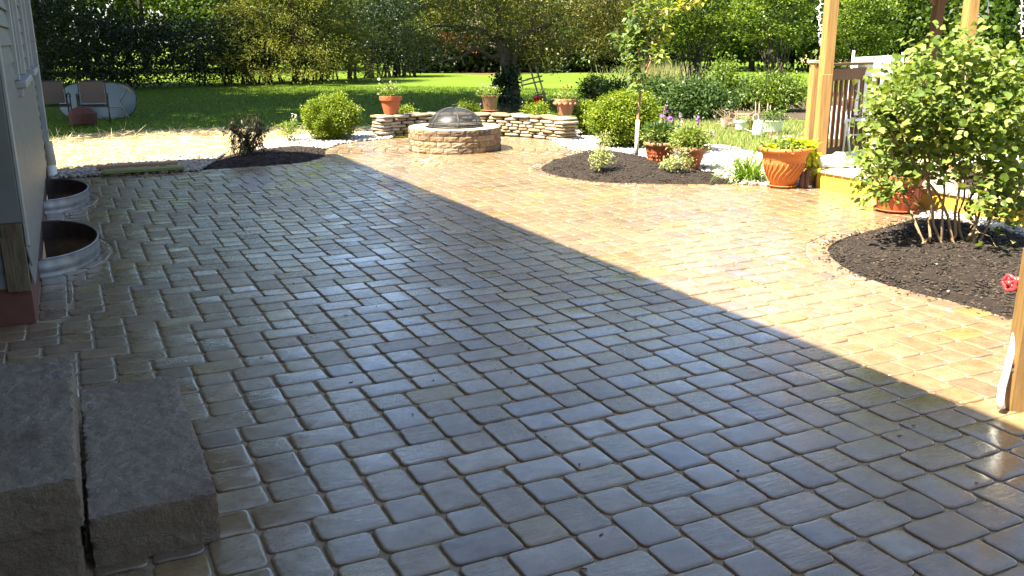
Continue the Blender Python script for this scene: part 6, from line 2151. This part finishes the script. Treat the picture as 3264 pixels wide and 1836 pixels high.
WG = 'woodland trees beyond the lawn'
for (x, dep, h, r, zb, where) in ((60, 58, 17, 4.5, .8, 'behind the house end of the hedge'), (220, 62, 17, 4.6, .8, 'above the sling chairs, behind the hedge'), (370, 58, 15, 4.4, 1., 'above the right end of the glass table, behind the hedge'),
                                  (500, 61, 12, 4.2, .8, 'behind the hedge midway between table and cedar'), (600, 57, 8, 3.8, .8, 'showing just left of the cedar crown'), (690, 64, 8, 4.4, .8, 'behind the left half of the cedar'), (820, 62, 7.5, 4.4, .8, 'behind the right half of the cedar'),
                                  (930, 60, 8, 4.2, .8, 'above the pot of white daisies'), (1040, 66, 13, 4.6, .6, 'at the end of the hedge'), (1160, 74, 14, 4.8, .5, 'behind the dead orange needles'), (1300, 74, 14, 4.8, .5, 'behind the ivy-covered trunk'),
                                  (1440, 72, 13, 4.8, .4, 'above the pot of red flowers'), (1580, 70, 12, 4.6, .4, 'behind the crown of the young tree'), (1690, 62, 10, 4.2, .3, 'just right of the young tree crown'), (1790, 58, 9, 4.2, .3, 'behind the first vase-shaped shrub'),
                                  (1890, 56, 10, 4.2, .3, 'between the two vase-shaped shrubs'), (1990, 58, 9, 4.2, .3, 'behind the vase-shaped shrub by the gazebo'), (2080, 54, 9, 3.8, .3, 'directly behind the gazebo corner post'),
                                  (2190, 60, 6.0, 3.2, .2, 'low in front of the rough slope'), (2380, 56, 9, 4.0, .2, 'between the dark and the bright gazebo post'), (2470, 50, 9, 4.0, .2, 'behind the hanging icicle lights'), (2560, 46, 8, 3.8, .2, 'above the right side of the lilac')):
    P = GD(x, dep); P[2] = -.05
    leaftree(P, h, r, zb, 'green woodland tree ' + where, 'leaf_wood', WG, 95 if x < 1600 else 120, 46)
nu = 9000  # dark leaf band added to stand for the dense shade under the pines
ux = rng.uniform(1020, 1660, nu); ug = np.array([GD(x, d_) for x, d_ in zip(ux, rng.uniform(54, 58, nu))])
ug[:, 2] = rng.random(nu) * np.interp(ux, [1020, 1100, 1500, 1660], [2.4, 1.6, 2.2, 1.6])
o = leaves('shade_band', ug, rdir(nu), unit(rdir(nu) + [0, 0, .4]), rng.uniform(.25, .5, nu), rng.uniform(.14, .28, nu), M['leaf_dark'], None, None, 'stuff')
o['label'] = 'band of dark leaves added as the shade beneath the far pines'
# one dark tree by the house end of the hedge
P = GD(120, 39); P[2] = -.05
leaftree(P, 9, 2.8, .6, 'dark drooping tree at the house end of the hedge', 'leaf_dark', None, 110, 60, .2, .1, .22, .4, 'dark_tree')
# tall shade trees behind the house side of the lawn: they shade the lawn and the hedge
TG = 'tall shade trees beside the lawn'
for (x, y, h, r, zb, lab) in ((-2.4, 26.7, 19.5, 7.6, 4.2, 'tall shade tree on the lawn behind the house'), (-5.5, 41, 16, 6.0, 2.5, 'tall shade tree at the far end of the hedge'), (-9.5, 32, 18, 5.5, 6, 'tall shade tree farthest behind the house'), (-9, 63, 19, 6.0, 2.0, 'tall shade tree standing behind the hedge')):
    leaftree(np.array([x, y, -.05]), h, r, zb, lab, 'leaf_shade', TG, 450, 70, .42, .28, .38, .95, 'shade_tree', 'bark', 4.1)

# far-off wood as one mass, and a rough slope behind the gazebo
nw = 42000
ang = rng.uniform(-.75, 1.45, nw); dist = rng.uniform(84, 104, nw)
P_ = np.stack([np.sin(ang) * dist, np.cos(ang) * dist, rng.random(nw) ** .8 * (7 + 4 * vnoise(ang * 22, dist * .12, 1.) + 9 * (ang < .2))], 1)
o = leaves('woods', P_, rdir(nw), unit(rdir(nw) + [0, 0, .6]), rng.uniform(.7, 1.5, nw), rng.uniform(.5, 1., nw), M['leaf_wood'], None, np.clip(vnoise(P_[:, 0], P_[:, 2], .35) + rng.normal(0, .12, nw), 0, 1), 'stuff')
o['label'] = 'dense green wood far behind the garden'
M['meadow'] = simple('rough_meadow', (.20, .19, .08), (.27, .22, .13), .9, .9, bstr=.8, bscale=9, bdist=.05, spec=.1)
c0 = GD(2290, 74)
V, F = [], []
for i in range(13):
    for j in range(9):
        a = (i - 6) / 6 * 8; q = j / 8
        p = c0 + RIGHT * a + AWAY * q * 34
        V.append((p[0], p[1], -.2 + 7 * q ** .8 * max(0, 1 - (a / 8.2) ** 2) + rng.normal(0, .08)))
for i in range(12):
    for j in range(8): F.append((i * 9 + j, i * 9 + j + 1, i * 9 + j + 10, i * 9 + j + 9))
o = mesh_np('hill', V, F, M['meadow'], None, .5, None, True); o['kind'] = 'structure'; o['label'] = 'rough brownish slope beyond the gazebo'
tg = GD(1668, 36)
th = thing('tall_grass', np.array([tg[0], tg[1], -.05]), 'clump of tall pale grass beyond the dark shrubs', 'grass')
n = 1500; q = tg + RIGHT[None] * rng.normal(0, .9, (n, 1)) + AWAY[None] * rng.normal(0, .8, (n, 1)); q[:, 2] = -.05
leaves('blades', q, rdir(n) * .45 + [0, 0, 1], rdir(n), rng.uniform(.5, 1.25, n), .022, M['drygrass'], th, None, 'stuff')
